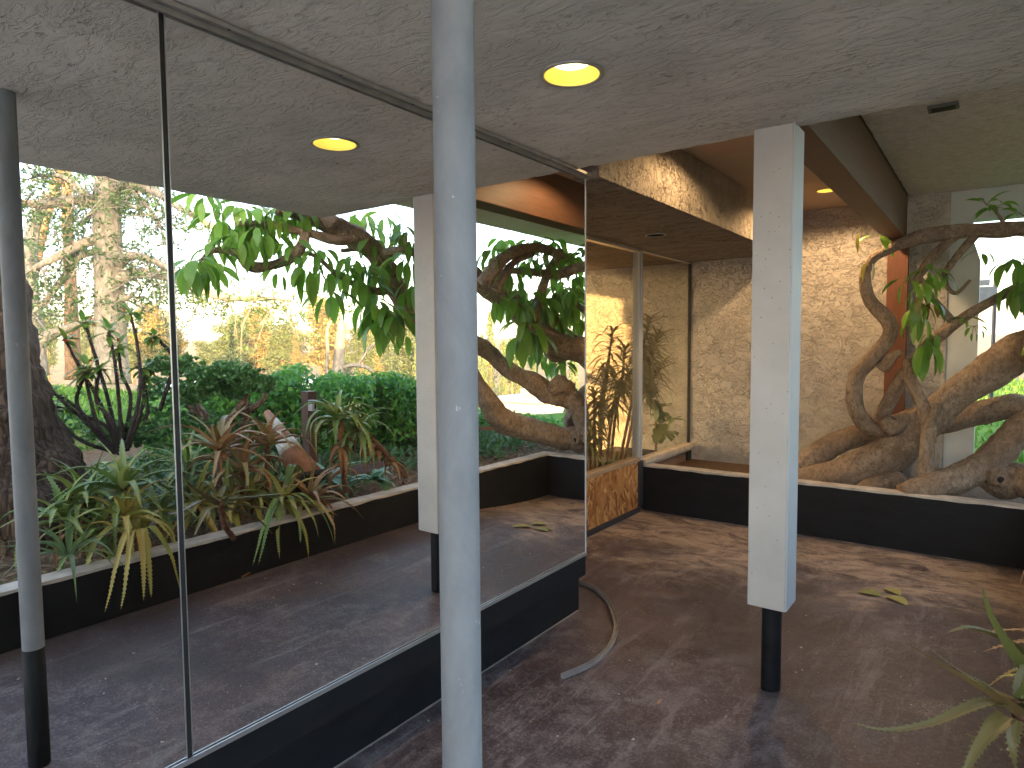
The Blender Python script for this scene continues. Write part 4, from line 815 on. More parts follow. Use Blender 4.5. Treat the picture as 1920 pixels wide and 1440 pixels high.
for pts in stems:
    q = spline(pts, 12); tb.tube(q, [.017 - .007 * i / len(q) for i in range(len(q))], 7, jit=.2, fr=30)
    for i in range(len(q) - 1):
        for k in range(7):
            p = Vector(q[i]).lerp(Vector(q[i + 1]), rng.random()); d = unit(); s = d.orthogonal().normalized() * .003; tb.add([p - s, p + s, p + d * .034], [(0, 1, 2)])
    e = Vector(q[-1])
    for i in range(14):
        d = unit(); d.z = d.z * .5 + .15; big_leaf(lf, e + unit() * .02, d, rng.uniform(.10, .19), .042, .6, 5, .2)
    for k in range(5):
        p = Vector(q[rng.randint(len(q) // 2, len(q) - 1)])
        for i in range(3): big_leaf(lf, p, unit(), rng.uniform(.05, .11), .025, .5, 5, .2)
    for k in range(2):
        p = e + unit() * .06
        for i in range(5): small_leaf(fl_, p, unit(), unit(), .018, .016)
tb.build('stems', M_thorn, thorn); lf.build('leaf_tufts', M_euph, thorn, True); fl_.build('flowers', M_redfl, thorn)

# ================================================================== big dark trunk beside the bed
M_dbark = barkmat('rough_dark_bark', (.030, .020, .014), (.135, .090, .062), 13, (1, 1, .22), 1.0, .05)
dt = thing('dark_bark_tree', (1.736, 1.428, 0.190), 'massive tree with deeply furrowed dark bark, flaring at its foot', 'tree')
limb(dt, [(1.618, 1.502, 0.014), (1.760, 1.488, 0.387), (1.948, 1.443, 0.806), (2.127, 1.411, 1.307), (2.296, 1.393, 1.893), (2.604, 1.364, 2.878), (3.167, 1.321, 4.506), (4.123, 1.293, 6.877)], [.58, .50, .42, .37, .36, .35, .33, .28], 'trunk', 21, 30, .14, 6, M_dbark, 14)
limb(dt, [(1.751, 1.454, 0.682), (1.611, 1.619, 0.670), (1.493, 1.761, 0.568), (1.399, 1.883, 0.429)], [.30, .20, .11, .05], 'root', 22, 14, .25, 7, M_dbark)
limb(dt, [(1.409, 1.323, 0.547), (1.215, 1.395, 0.429), (1.131, 1.443, 0.235)], [.3, .2, .1], 'root', 23, 14, .25, 7, M_dbark)

# ================================================================== vine hedge
M_hedge = leafmat('vine_leaf', [(0.073, 0.237, 0.047), (0.127, 0.338, 0.055), (0.218, 0.473, 0.070), (0.091, 0.270, 0.109), (0.164, 0.406, 0.070)], .42, .35)
M_twig = barkmat('dry_twigs', (.10, .07, .05), (.30, .22, .15), 30)
def hedge_run(name, pts, label, n, seed, ztop=None, thick=.22):
    st = rng.getstate(); rng.seed(seed); t = thing(name, (pts[0][0], pts[0][1], .2), label, 'hedge'); mb = MB(); tw = MB()
    segs = list(zip(pts[:-1], pts[1:])); Ls = [math.hypot(b[0] - a[0], b[1] - a[1]) for a, b in segs]; T = sum(Ls)
    for i in range(n):
        u_ = rng.random() * T; k = 0
        while u_ > Ls[k]: u_ -= Ls[k]; k += 1
        a, b = segs[k]; f = u_ / Ls[k]; x = a[0] + (b[0] - a[0]) * f; y = a[1] + (b[1] - a[1]) * f; zt = a[2] + (b[2] - a[2]) * f
        zt += .17 * noise.noise(Vector((x * 2.2, y * 2.2, 0))) + .05 * noise.noise(Vector((x * 7, y * 7, 0)))
        v = rng.random() ** .7; z = .15 + (zt - .15) * v; g = noise.noise(Vector((x * 3, y * 3, z * 3)))
        if g < -.02 - .45 * (v - .4) and rng.random() < .8: continue
        nx, ny = -(b[1] - a[1]) / Ls[k], (b[0] - a[0]) / Ls[k]; o = rng.gauss(0, thick) * (.6 + .7 * v) + .16 * g
        p = Vector((x + nx * o, y + ny * o, z)); d = unit(); d.z -= .35
        small_leaf(mb, p, d, unit(), rng.uniform(.045, .085), rng.uniform(.03, .055))
    for i in range(int(T * 55)):
        u_ = rng.random() * T; k = 0
        while u_ > Ls[k]: u_ -= Ls[k]; k += 1
        a, b = segs[k]; f = u_ / Ls[k]; x = a[0] + (b[0] - a[0]) * f; y = a[1] + (b[1] - a[1]) * f; zt = a[2]
        q = [(x + rng.uniform(-.1, .1) * j, y + rng.uniform(-.1, .1) * j, .1 + (zt - .25) * j / 3 * rng.uniform(.85, 1)) for j in range(4)]
        tw.tube(q, [.010, .008, .006, .004], 4, cap=False)
    mb.build('foliage', M_hedge, t); tw.build('twigs', M_twig, t); rng.setstate(st); return t
def hp(p, z): return (p[0], p[1], z)
hedge_run('vine_hedge', [hp((3.755, 3.381, 1.267), 1.05), hp((2.927, 3.993, 1.259), 1.22), hp((2.644, 4.326, 1.251), 1.28), hp((2.142, 4.943, 1.206), 1.22), hp((2.059, 5.616, 1.070), 1.12), hp((2.056, 5.987, 0.997), 1.1)], 'thick dark green vine hedge with bare twigs showing low down', 30000, 31)
hedge_run('vine_hedge', [hp((2.025, 6.624, 0.889), .62), hp((1.835, 7.136, 0.862), .55), hp((1.637, 7.903, 0.818), .42), hp((1.435, 8.795, 0.767), .4)], 'lower thinner stretch of vine hedge near the sprawling trunk, with gaps', 9000, 32, thick=.16)
M_rail = flat('orange_brown_rail', (.30, .13, .06), .7, 0, .15, 9)
rf = thing('rail_fence', (1.376, 6.676, 0.162), 'orange-brown timber rail fence behind the low hedge', 'fence')
for p in ((1.365, 6.684, 0.162), (1.819, 6.102, 0.201)):
    mb = MB(); mb.box(p[0] - .04, p[1] - .04, -.2, p[0] + .04, p[1] + .04, .36 if p[0] > 1 else .5); mb.build('fence_post', M_rail, rf)
mb = MB(); a_, b_ = Vector((1.882, 6.079, 0.512)), Vector((1.535, 6.335, 0.509)); mb.tube([a_, b_], [.035, .035], 4); mb.build('rail', M_rail, rf)
# ================================================================== pale thick-trunked trees on the lawn
M_pale = barkmat('pale_grey_bark', (.15, .135, .12), (.27, .25, .225), 5, (1, 1, .5), .5, .04)
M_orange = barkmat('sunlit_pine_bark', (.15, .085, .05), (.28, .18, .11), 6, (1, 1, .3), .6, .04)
M_fleaf = leafmat('light_lobed_leaf', [(.06, .12, .05), (.08, .15, .055), (.10, .16, .06), (.05, .10, .05)], .5, .35)
def spray(mb, c, r, n, L, flatten=1):
    c = Vector(c)
    for i in range(n):
        u_ = unit() * r * rng.random() ** .5; u_.z *= flatten; p = c + u_; nn = unit()
        for k in range(3): d = unit(); small_leaf(mb, p, d, nn, L * rng.uniform(.6, 1.1), L * .42)
pt = thing('pale_tree', (13.975, 7.013, 0.912), 'tall tree with a thick pale grey trunk and horizontal limbs on the lawn', 'tree')
limb(pt, [(13.925, 7.030, 0.651), (13.999, 7.056, 1.696), (14.051, 7.096, 2.741), (14.122, 7.143, 4.047), (14.185, 7.176, 5.092), (14.152, 7.250, 5.745), (14.158, 7.315, 6.659), (14.222, 7.377, 8.095), (14.228, 7.521, 10.054)], [.40, .345, .33, .32, .31, .28, .25, .2, .1], 'trunk', 41, 20, .06, 2, M_pale)
lims = ([(13.970, 7.191, 3.197), (13.290, 7.455, 3.340), (12.357, 7.636, 3.214), (11.347, 7.861, 2.896), (10.466, 7.994, 2.641), (9.337, 8.326, 2.580), (8.742, 8.513, 2.539)], [.16, .13, .12, .10, .08, .05, .02]), ([(13.978, 7.205, 3.458), (13.458, 7.362, 3.754), (12.674, 7.555, 3.581), (11.853, 7.761, 3.227)], [.13, .11, .08, .04]), \
       ([(14.230, 7.123, 4.832), (14.276, 6.856, 5.051), (14.350, 6.428, 5.052), (14.503, 5.930, 4.902), (14.859, 5.416, 4.888)], [.16, .14, .13, .12, .08]), ([(14.178, 7.111, 4.178), (14.351, 6.727, 4.085), (14.514, 6.206, 3.725), (14.776, 5.738, 3.390)], [.14, .12, .10, .06]), ([(14.281, 7.142, 3.932), (14.672, 6.717, 3.791), (14.742, 6.375, 3.251), (14.952, 5.916, 2.533), (15.084, 5.680, 2.340)], [.10, .09, .08, .06, .04]), \
       ([(14.071, 7.292, 5.509), (13.510, 7.456, 5.495), (12.620, 7.594, 5.202), (11.798, 7.671, 4.797), (10.803, 7.870, 4.288), (9.932, 7.974, 3.745)], [.14, .12, .10, .08, .06, .03]), ([(14.072, 7.294, 5.548), (13.565, 7.423, 5.586), (13.062, 7.539, 5.506)], [.12, .10, .05]), ([(13.560, 7.414, 5.431), (12.972, 7.562, 4.933), (12.463, 7.647, 4.384)], [.06, .05, .03]), ([(13.956, 7.166, 2.740), (13.638, 7.276, 2.730), (13.399, 7.335, 2.812)], [.12, .07, .04]), \
       ([(14.231, 7.127, 4.897), (14.267, 6.635, 5.327), (14.454, 6.268, 5.597), (14.722, 5.817, 5.549)], [.1, .08, .06, .03])
for pts, rd in lims: limb(pt, pts, rd, 'limb', 42, 10, .08, 3, M_pale, 6)
mb = MB(); tw = MB()
for pts, rd in lims:
    q = spline(pts, 7)
    for i, p in enumerate(q):
        for k in range(2 if i % 2 else 1):
            e = Vector(p) + Vector((rng.gauss(0, .6), rng.gauss(0, .6), rng.gauss(-.25, .5))); tw.tube([p, Vector(p).lerp(e, .5) + rv(.1), e], [.018, .012, .005], 4, cap=False)
            for s in range(2): spray(mb, Vector(p).lerp(e, .5 + .5 * s), .24, 5, .12, .6)
mb.build('foliage', M_fleaf, pt); tw.build('twigs', M_pale, pt)
p2 = thing('pale_tree', (19.028, 7.009, 0.810), 'smaller pale tree forking low at the far side of the lawn', 'tree')
limb(p2, [(19.013, 7.014, 0.733), (19.093, 7.031, 1.741), (19.142, 7.054, 2.517), (19.215, 7.059, 3.293), (19.211, 7.180, 4.843), (18.874, 7.523, 6.080)], [.36, .3, .26, .22, .18, .1], 'trunk', 43, 14, .08, 2, M_pale)
limb(p2, [(19.039, 7.060, 1.585), (18.748, 7.298, 1.893), (18.255, 7.680, 2.120), (17.824, 8.015, 2.349)], [.2, .16, .12, .05], 'limb', 44, 10, .1, 3, M_pale); limb(p2, [(19.137, 7.046, 2.362), (19.406, 6.895, 2.984), (19.674, 6.744, 3.607)], [.14, .1, .05], 'limb', 45, 10, .1, 3, M_pale)
mb = MB()
for c in ((18.771, 7.340, 2.668), (19.183, 7.130, 3.912), (17.952, 7.342, 2.938), (18.017, 7.885, 2.506), (19.346, 7.104, 5.154), (19.008, 7.448, 6.391), (18.596, 7.658, 5.147), (18.388, 7.917, 6.540), (18.006, 6.778, 4.229), (17.541, 7.144, 4.518), (18.144, 6.576, 2.908)): spray(mb, c, .7, 26, .17, .8)
mb.build('foliage', M_fleaf, p2)
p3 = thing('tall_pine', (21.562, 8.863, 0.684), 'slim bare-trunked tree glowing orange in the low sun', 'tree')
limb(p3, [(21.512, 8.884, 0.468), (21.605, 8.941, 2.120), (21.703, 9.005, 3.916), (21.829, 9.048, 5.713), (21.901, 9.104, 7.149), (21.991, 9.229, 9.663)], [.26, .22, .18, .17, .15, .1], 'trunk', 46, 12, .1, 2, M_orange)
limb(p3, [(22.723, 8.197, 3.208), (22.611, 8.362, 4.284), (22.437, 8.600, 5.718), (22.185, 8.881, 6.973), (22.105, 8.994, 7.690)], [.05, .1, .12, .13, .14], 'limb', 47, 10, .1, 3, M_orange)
mb = MB()
for c in ((21.990, 9.080, 7.689), (22.413, 8.740, 7.334), (21.684, 9.265, 7.147), (21.485, 9.275, 5.350), (22.123, 8.586, 2.484), (22.525, 8.575, 6.258)): spray(mb, c, .8, 22, .2, .7)
mb.build('foliage', M_fleaf, p3)
# stump tree beyond the hedge
st_ = thing('lopped_tree', (9.504, 10.294, 0.608), 'lopped grey trunk with thin regrown branches beyond the hedge', 'tree')
limb(st_, [(9.518, 10.265, 0.347), (9.495, 10.331, 0.999), (9.472, 10.397, 1.652), (9.455, 10.446, 2.122)], [.17, .145, .125, .11], 'trunk', 48, 14, .08, 3, M_pale)
for pts, rd in (([(9.715, 10.139, 0.610), (9.717, 10.197, 1.393), (9.716, 10.247, 2.046), (9.389, 10.514, 2.369)], [.05, .045, .04, .02]), ([(9.484, 10.339, 0.999), (9.171, 10.575, 1.061), (8.906, 10.766, 0.994), (8.796, 10.836, 0.836)], [.06, .05, .045, .03]), ([(9.097, 10.631, 1.074), (8.919, 10.791, 1.451), (8.634, 11.025, 1.748)], [.04, .035, .02])): limb(st_, pts, rd, 'branch', 49, 8, .1, 3, M_pale, 6)
mb = MB(); spray(mb, (9.370, 10.533, 2.434), .35, 25, .12); mb.build('foliage', M_fleaf, st_)

# ================================================================== far trees: each with its own trunk and crown
def leaf_crown(name, mat, parent, blobs, n, L, seed, up=0):
    st = rng.getstate(); rng.seed(seed); mb = MB()
    for c, r, f in blobs:
        for i in range(int(n * f)):
            u_ = unit() * rng.random() ** .45; p = Vector(c) + Vector((u_.x * r[0], u_.y * r[1], u_.z * r[2]))
            d = unit(); d.z += up; small_leaf(mb, p, d, unit(), L * rng.uniform(.5, 1.3), L * .45)
    rng.setstate(st); return mb.build(name, mat, parent)
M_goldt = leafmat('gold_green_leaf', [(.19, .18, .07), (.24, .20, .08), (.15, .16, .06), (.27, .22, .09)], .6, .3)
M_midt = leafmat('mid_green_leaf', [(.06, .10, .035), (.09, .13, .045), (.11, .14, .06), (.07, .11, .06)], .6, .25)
M_cyp = leafmat('cypress_leaf', [(.10, .15, .04), (.13, .18, .05), (.08, .13, .04)], .6, .25)
def far_tree(mat, kind, seed):
    t = bpy.data.objects.new(kind, None); col.objects.link(t)
    mb = MB(); mb.tube([(0, 0, -.5), (.1, 0, 3), (0, .1, 6)], [.25, .18, .08], 7); mb.build('trunk', M_orange, t)
    st = rng.getstate(); rng.seed(seed); bl = []
    for i in range(16):
        z = 2.2 + 5.2 * i / 15; k = math.sin(math.pi * min(1, (z - 1.2) / 7.5)) ** .8
        a = rng.uniform(0, 6.28); rr = 1.5 * k * rng.random(); bl.append(((rr * math.cos(a), rr * math.sin(a), z), (1.1 * k + .3, 1.1 * k + .3, .65), .5 + k))
    rng.setstate(st); leaf_crown('crown', mat, t, bl, 230, .34, seed, .3); return t
def cypress(seed):
    t = bpy.data.objects.new('cypress', None); col.objects.link(t)
    mb = MB(); mb.tube([(0, 0, -.5), (0, 0, 3)], [.15, .1], 6); mb.build('trunk', M_orange, t)
    bl = [((0, 0, .6 + i * .7), (.62 * (1 - (i / 10) ** 2.2) + .08,) * 2 + (.6,), .8) for i in range(10)]
    leaf_crown('crown', M_cyp, t, bl, 160, .26, seed, 1.6); return t
protos = {'gold': far_tree(M_goldt, 'golden_tree', 71), 'mid': far_tree(M_midt, 'green_tree', 72), 'cyp': cypress(73)}
used = set()
GL = ['golden sunlit tree rising left of the tall grey-green one', 'broad golden tree catching the last sun behind the lopped trunk', 'small golden tree near the pale trunk', 'golden tree low behind the jade bush', 'golden bush-like tree at the far hedge end', 'tall golden tree behind the hedge middle']
ML = ['grey-green tree standing between the golden ones', 'dull green tree at the valley edge', 'hazy green tree behind the hanging leaves', 'hazy green tree behind the lower hedge', 'round hazy tree above the white roof', 'green tree behind the orange-lit trunk', 'dim green tree far beyond the lawn']
def plant(kind, p, h, label, cat, group, rz):
    t = protos[kind]
    if kind in used: t = copy_tree(t)
    used.add(kind); t.location = p; s = h / (8.0 if kind != 'cyp' else 7.6); t.scale = (s * rng.uniform(.85, 1.2),) * 2 + (s,); t.rotation_euler = (0, 0, rz); tag(t, label, cat, group)
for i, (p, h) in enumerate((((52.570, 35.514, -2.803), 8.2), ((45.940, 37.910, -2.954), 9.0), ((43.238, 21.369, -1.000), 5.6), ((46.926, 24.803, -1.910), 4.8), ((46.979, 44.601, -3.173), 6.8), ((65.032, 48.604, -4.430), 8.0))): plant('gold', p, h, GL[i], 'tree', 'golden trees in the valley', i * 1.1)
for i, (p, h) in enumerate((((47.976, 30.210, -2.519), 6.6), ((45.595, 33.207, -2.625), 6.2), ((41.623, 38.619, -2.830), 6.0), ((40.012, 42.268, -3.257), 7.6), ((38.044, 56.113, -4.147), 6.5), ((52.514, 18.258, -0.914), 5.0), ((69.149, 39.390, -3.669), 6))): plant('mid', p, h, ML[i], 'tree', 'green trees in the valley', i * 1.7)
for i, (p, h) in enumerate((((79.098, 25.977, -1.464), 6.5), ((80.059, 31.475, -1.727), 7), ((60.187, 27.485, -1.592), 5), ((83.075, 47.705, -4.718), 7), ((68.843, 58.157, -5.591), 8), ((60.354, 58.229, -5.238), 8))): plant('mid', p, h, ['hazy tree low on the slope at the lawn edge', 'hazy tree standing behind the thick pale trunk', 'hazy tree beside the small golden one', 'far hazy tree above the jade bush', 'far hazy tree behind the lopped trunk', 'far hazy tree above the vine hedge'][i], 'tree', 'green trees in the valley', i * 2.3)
CL = ['tallest cypress, standing free against the sky', 'cypress at the start of the row beside the hedge', 'second cypress along from the hedge', 'thin cypress between two broader ones', 'cypress behind the hanging leaf whorl', 'cypress partly behind the grey limb', 'cypress above the white roof', 'cypress next to the knobbly limb', 'last cypress in the row by the limb', 'short cypress below the row']
for i, (p, h) in enumerate((((41.124, 56.317, -4.292), 9.5), ((42.065, 43.212, -3.664), 6), ((39.804, 42.396, -3.601), 6.2), ((37.714, 41.461, -3.436), 5.2), ((35.536, 48.025, -3.829), 6.4), ((35.104, 50.809, -4.175), 6.2), ((33.945, 54.203, -3.569), 5.6), ((32.200, 55.471, -3.856), 6.4), ((29.646, 54.878, -3.706), 6.8), ((35.239, 53.227, -3.826), 5.6))): plant('cyp', p, h, CL[i], 'cypress', 'cypress row on the slope', i * .9)
# low scrub that carpets the valley
mb = MB(); st = rng.getstate(); rng.seed(5)
for i in range(900):
    r = rng.uniform(26, 110); a = rng.uniform(.03, 1.25); x, y = r * math.cos(a), r * math.sin(a); z = ground_z(x, y)
    for k in range(16):
        u_ = unit() * rng.uniform(.3, 1.5); small_leaf(mb, Vector((x + u_.x, y + u_.y, z + abs(u_.z) * .9)), unit() + Vector((0, 0, .5)), unit(), .6, .35)
rng.setstate(st); o = mb.build('scrub', M_midt); o['kind'] = 'stuff'
# round shrub, white building, parasol
sh = thing('round_shrub', (2.291, 9.328, -0.295), 'dense round dark green shrub beside the pale limb', 'shrub')
leaf_crown('foliage', M_hedge, sh, [((2.297, 9.340, -0.071), (.42, .42, .36), 1)], 1500, .09, 81); mb = MB(); q = (2.292, 9.330, -0.251); mb.tube([(q[0], q[1], -2.6), (q[0], q[1], q[2])], [.05, .03], 7); mb.build('stem', M_twig, sh)
wb = thing('white_building', (21.140, 36.253, -3.661), 'low white flat-roofed building down the slope', 'building')
q = Vector((21.140, 36.253, -3.661)); M_wb = flat('white_render', (.36, .375, .39), .8, 0, .05, .5); zt_ = Vector((21.181, 36.326, -2.297)).z
mb = MB(); mb.box(q.x - 1.4, q.y - 1.4, -9, q.x + 3.4, q.y + 3.4, zt_); mb.build('walls', M_wb, wb); mb = MB(); mb.box(q.x - 1.6, q.y - 1.6, zt_ + .002, q.x + 3.6, q.y + 3.6, zt_ + .2); mb.build('roof', flat('pale_roof', (.30, .335, .37), .7), wb)
for k in range(3): mb = MB(); mb.box(q.x - 1.405, q.y - 1.1 + k * 1.4, zt_ - 1.5, q.x - 1.39, q.y - .3 + k * 1.4, zt_ - .8); mb.build('window', M_dark, wb)
mb = MB(); mb.box(q.x + .2, q.y + .4, zt_ + .23, q.x + 1.8, q.y + 1.4, zt_ + .75); mb.build('roof_unit', M_alu_d, wb)
um = thing('red_parasol', (17.579, 31.440, -3.263), 'pinkish red parasol in front of the white building', 'parasol'); q = Vector((17.546, 31.509, -2.674))
mb = MB(); mb.lathe([(.95, -.42), (.9, -.38), (.02, 0)], 8, q); mb.build('canopy', flat('red_fabric', (.55, .06, .09), .8), um); mb = MB(); mb.tube([(q.x, q.y, q.z - 3), (q.x, q.y, q.z + .05)], .03, 8); mb.build('pole', M_alu, um)
# yellow vehicle glimpsed through the jade bush
bus = thing('parked_van', (7.336, 5.644, 0.292), 'parked van with a yellow lettered band, half hidden behind the jade bush', 'van')
q = Vector((7.303, 5.675, 0.382)); q.z = Vector((7.304, 5.678, 0.426)).z
dirv = Vector((.35, -1, 0)).normalized(); nrm_ = Vector((-1, -.35, 0)).normalized()
def vbox(u0, u1, z0, z1, d0, d1, name, mat, bev=.0):
    mb = MB(); vs = [q + dirv * u + nrm_ * d + Vector((0, 0, z)) for z in (z0, z1) for u, d in ((u0, d0), (u1, d0), (u1, d1), (u0, d1))]
    mb.add(vs, [(0, 3, 2, 1), (4, 5, 6, 7), (0, 1, 5, 4), (1, 2, 6, 5), (2, 3, 7, 6), (3, 0, 4, 7)]); return mb.build(name, mat, bus, bevel=bev)
vbox(-2.4, .45, -.75, .33, -1.7, 0, 'body', flat('van_green_blue', (.08, .14, .14), .4), .05); vbox(-2.4, .45, .332, .47, -1.7, .02, 'roof', flat('white_paint', (.8, .82, .84), .4), .03)
vbox(-2.2, .42, -.09, .10, .001, .006, 'yellow_band', flat('yellow_paint', (.75, .38, .02), .5)); vbox(-2.2, .42, -.6, -.46, .001, .006, 'yellow_band', flat('orange_paint', (.7, .26, .03), .5)); vbox(-2.2, .42, .13, .31, .001, .005, 'side_window', M_glass)
cu = bpy.data.curves.new('lettering', 'FONT'); cu.body = '-02S'; cu.size = .21; cu.extrude = .002; cu.align_x = 'CENTER'
to = bpy.data.objects.new('lettering', cu); col.objects.link(to); to.data.materials.append(M_seam)
bpy.context.view_layer.update(); me = bpy.data.meshes.new_from_object(to.evaluated_get(bpy.context.evaluated_depsgraph_get())); bpy.data.objects.remove(to)
lo = bpy.data.objects.new('lettering', me); col.objects.link(lo)
lm = Matrix((-dirv, Vector((0, 0, 1)), -dirv.cross(Vector((0, 0, 1))))).transposed().to_4x4()
if lm.col[2].to_3d().dot(nrm_) < 0: lm = Matrix((dirv, Vector((0, 0, 1)), dirv.cross(Vector((0, 0, 1))))).transposed().to_4x4()
lm.translation = q + dirv * .06 + nrm_ * .009 + Vector((0, 0, -.07))
lo.parent = bus; lo.matrix_parent_inverse = Matrix.Translation(-bus.location); lo.matrix_basis = lm
for u in (-1.9, -.1):
    mb = MB(); c = q + dirv * u + Vector((0, 0, -.75)); mb.tube([c - nrm_ * .2, c + nrm_ * .02], [.32, .32], 18); mb.build('wheel', M_seam, bus)
# sign on a black pole, beyond the open end of the porch
sg = thing('signpost', (0.017, 11.079, -0.373), 'thin black signpost with dark boards, standing on the lawn past the white pier', 'sign')
a_, b_ = Vector((0.019, 11.091, -0.226)), Vector((-0.015, 11.271, 2.477)); mb = MB(); mb.tube([(b_.x, b_.y, a_.z - .3), (b_.x, b_.y, b_.z)], .025, 10); M_sgn = flat('black_steel', (.03, .035, .05), .5); mb.build('pole', M_sgn, sg)
for (p, q_), nm in ((((-0.193, 11.126, 2.295), (0.000, 11.260, 2.176)), 'board'), (((-0.189, 11.120, 2.178), (-0.032, 11.228, 2.073)), 'board'), (((-0.196, 11.131, 2.391), (-0.075, 11.214, 2.309)), 'board')):
    mb = MB(); mb.box(p[0] - .25, b_.y - .03, q_[2], q_[0], b_.y - .026 + .02, p[2]); mb.build(nm, flat('slate_board', (.09, .11, .14), .6, 0, .2, 20), sg)
p, q_ = (-0.146, 11.011, 0.326), (0.012, 11.118, 0.200); mb = MB(); mb.box(p[0] - .2, b_.y - .02, q_[2], q_[0], b_.y + .02, p[2]); mb.build('board', flat('grey_board', (.35, .37, .42), .6), sg); mb = MB(); mb.box(p[0] - .2, b_.y - .021, q_[2] - .04, q_[0], b_.y + .021, q_[2] - .001); mb.build('board_frame', M_sgn, sg)

# unseen block added far to the west to shade the pale trees on the lawn
nb = MB(); nb.box(-44, -42, -1, -40, -29.5, 17.5); tag(nb.build('shade_block', M_wb), 'plain unseen block added well behind the glazed room to shade the lawn trees', 'building')
# ================================================================== room behind the glass
rm = thing('glazed_room', (-5, 5, 0), 'dim room behind the window wall, low sun falling on its stucco end wall', 'room')
mb = MB(); mb.box(-8.6, 3.0, -.5, -1.95, 3.2, 2.394); mb.box(-8.6, 3.0, 2.8, -4.2, 3.2, 3.09); mb.box(-8.6, 3.0, 2.395, -4.21, 3.2, 2.799); mb.build('side_wall', S_wall, rm)
mb = MB(); mb.box(-8.6, 3.2, -.06, -2.66, 6.74, .0); mb.build('room_floor', flat('dark_carpet', (.06, .045, .035), .95, 0, .1, 30), rm)
mb = MB(); mb.box(-8.5, 3.21, .001, -8.4, 6.74, .45); mb.box(-8.5, 4.9, .451, -8.4, 5.05, 3.1); mb.box(-8.5, 3.21, 1.96, -8.4, 4.899, 2.07); mb.box(-8.5, 5.051, 1.96, -8.4, 6.74, 2.07); mb.build('window_frame', M_white, rm)
mb = MB(); mb.box(-3.5, 3.22, .001, -2.70, 6.73, .36); mb.build('indoor_planter', M_black, rm)
M_ind = leafmat('indoor_leaf', [(.20, .19, .08), (.26, .23, .09), (.17, .20, .08), (.30, .24, .11)], .5, .3)
M_cane = barkmat('cane_bark', (.16, .10, .06), (.32, .22, .14), 20)
dr = thing('dracaena', (-2.95, 4.9, .36), 'tall indoor dracaena with several bare canes and drooping narrow leaves behind the glass', 'indoor plant')
def at_(px_pts): return px_pts
canes = [([(-2.96, 5.28, 0.37), (-2.97, 5.30, 0.78), (-2.98, 5.32, 1.09)], 34), ([(-2.98, 5.42, 0.37), (-2.99, 5.45, 0.94), (-2.96, 5.50, 1.27)], 34), ([(-2.95, 5.58, 0.37), (-2.93, 5.64, 0.83), (-2.9, 5.72, 1.20), (-2.9, 5.78, 1.51)], 34), ([(-2.92, 5.70, 0.37), (-2.86, 5.84, 0.94), (-2.86, 6.00, 1.35), (-2.85, 6.25, 1.79)], 40), ([(-2.95, 5.20, 0.37), (-2.95, 5.16, 0.73), (-2.95, 5.12, 0.99)], 26), ([(-3.02, 5.50, 0.37), (-3.02, 5.58, 1.04), (-2.98, 5.68, 1.68)], 26), ([(-2.86, 5.84, 0.94), (-2.85, 6.12, 1.25), (-2.84, 6.32, 1.48)], 30), ([(-2.9, 5.75, .37), (-2.86, 6.0, 1.0), (-2.84, 6.25, 1.45), (-2.82, 6.38, 1.62)], 46), ([(-2.86, 6.0, 1.0), (-2.82, 6.3, 1.2), (-2.8, 6.42, 1.32)], 30), ([(-2.95, 5.5, .37), (-2.93, 5.6, .9), (-2.88, 5.85, 1.25)], 34)]
for pts, n_ in canes:
    q = spline(pts, 6); mb = MB(); mb.tube(q, [.017 - .005 * i / len(q) for i in range(len(q))], 8, jit=.1, fr=25); mb.build('cane', M_cane, dr, True)
    mb = MB(); e = Vector(q[-1]); dn = (e - Vector(q[-3])).normalized()
    n_ = int(n_ * 1.9)
    for i in range(n_):
        a = i * 2.4; k = i / n_; d = Vector((math.cos(a) * .8, math.sin(a), .9 - 1.3 * k)); p = e - dn * .42 * k
        big_leaf(mb, p, d, rng.uniform(.28, .44), .030, rng.uniform(.5, 1.7), 8, .25, shape=lambda t: (1 - t ** 2) * (.6 + .5 * math.sin(math.pi * min(1, 1.5 * t))))
    mb.build('leaf_tuft', M_ind, dr, True)
fg = thing('fiddle_leaf_plant', (-2.85, 6.05, .36), 'lobed-leaf indoor plant leaning against the second pane', 'indoor plant')
mb = MB(); q = spline([(-2.85, 6.4, .36), (-2.83, 6.37, .6), (-2.82, 6.3, .88), (-2.81, 6.18, .98)], 6); mb.tube(q, .012, 7); mb.tube(spline([(-2.83, 6.38, .5), (-2.8, 6.44, .6), (-2.78, 6.5, .62)], 5), .009, 7); mb.build('stem', M_cane, fg, True)
mb = MB()
for p, k in (((-2.81, 6.2, .98), 6), ((-2.80, 6.3, .84), 6), ((-2.79, 6.42, .70), 6), ((-2.78, 6.5, .6), 5)):
    for i in range(k):
        d = unit(); d.x *= .5; d.z = d.z * .6 + .2; big_leaf(mb, Vector(p), d, rng.uniform(.2, .3), .13, 1.0, 11, .2, shape=lambda t: (.55 + .45 * abs(math.sin(t * 11))) * math.sin(math.pi * min(1, t * .98 + .02)) ** .6)
mb.build('leaves', leafmat('lobed_leaf', [(.12, .18, .07), (.18, .23, .09), (.26, .25, .09)], .45, .25), fg, True)
strap((-2.83, 5.45, .37), 22, .32, .035, 'low arching indoor plant behind the pane over the strand board', leafmat('indoor_green', [(.05, .11, .02), (.08, .15, .03), (.06, .12, .04)], .45, .3), 21, (20, 75), 'spider_plant')

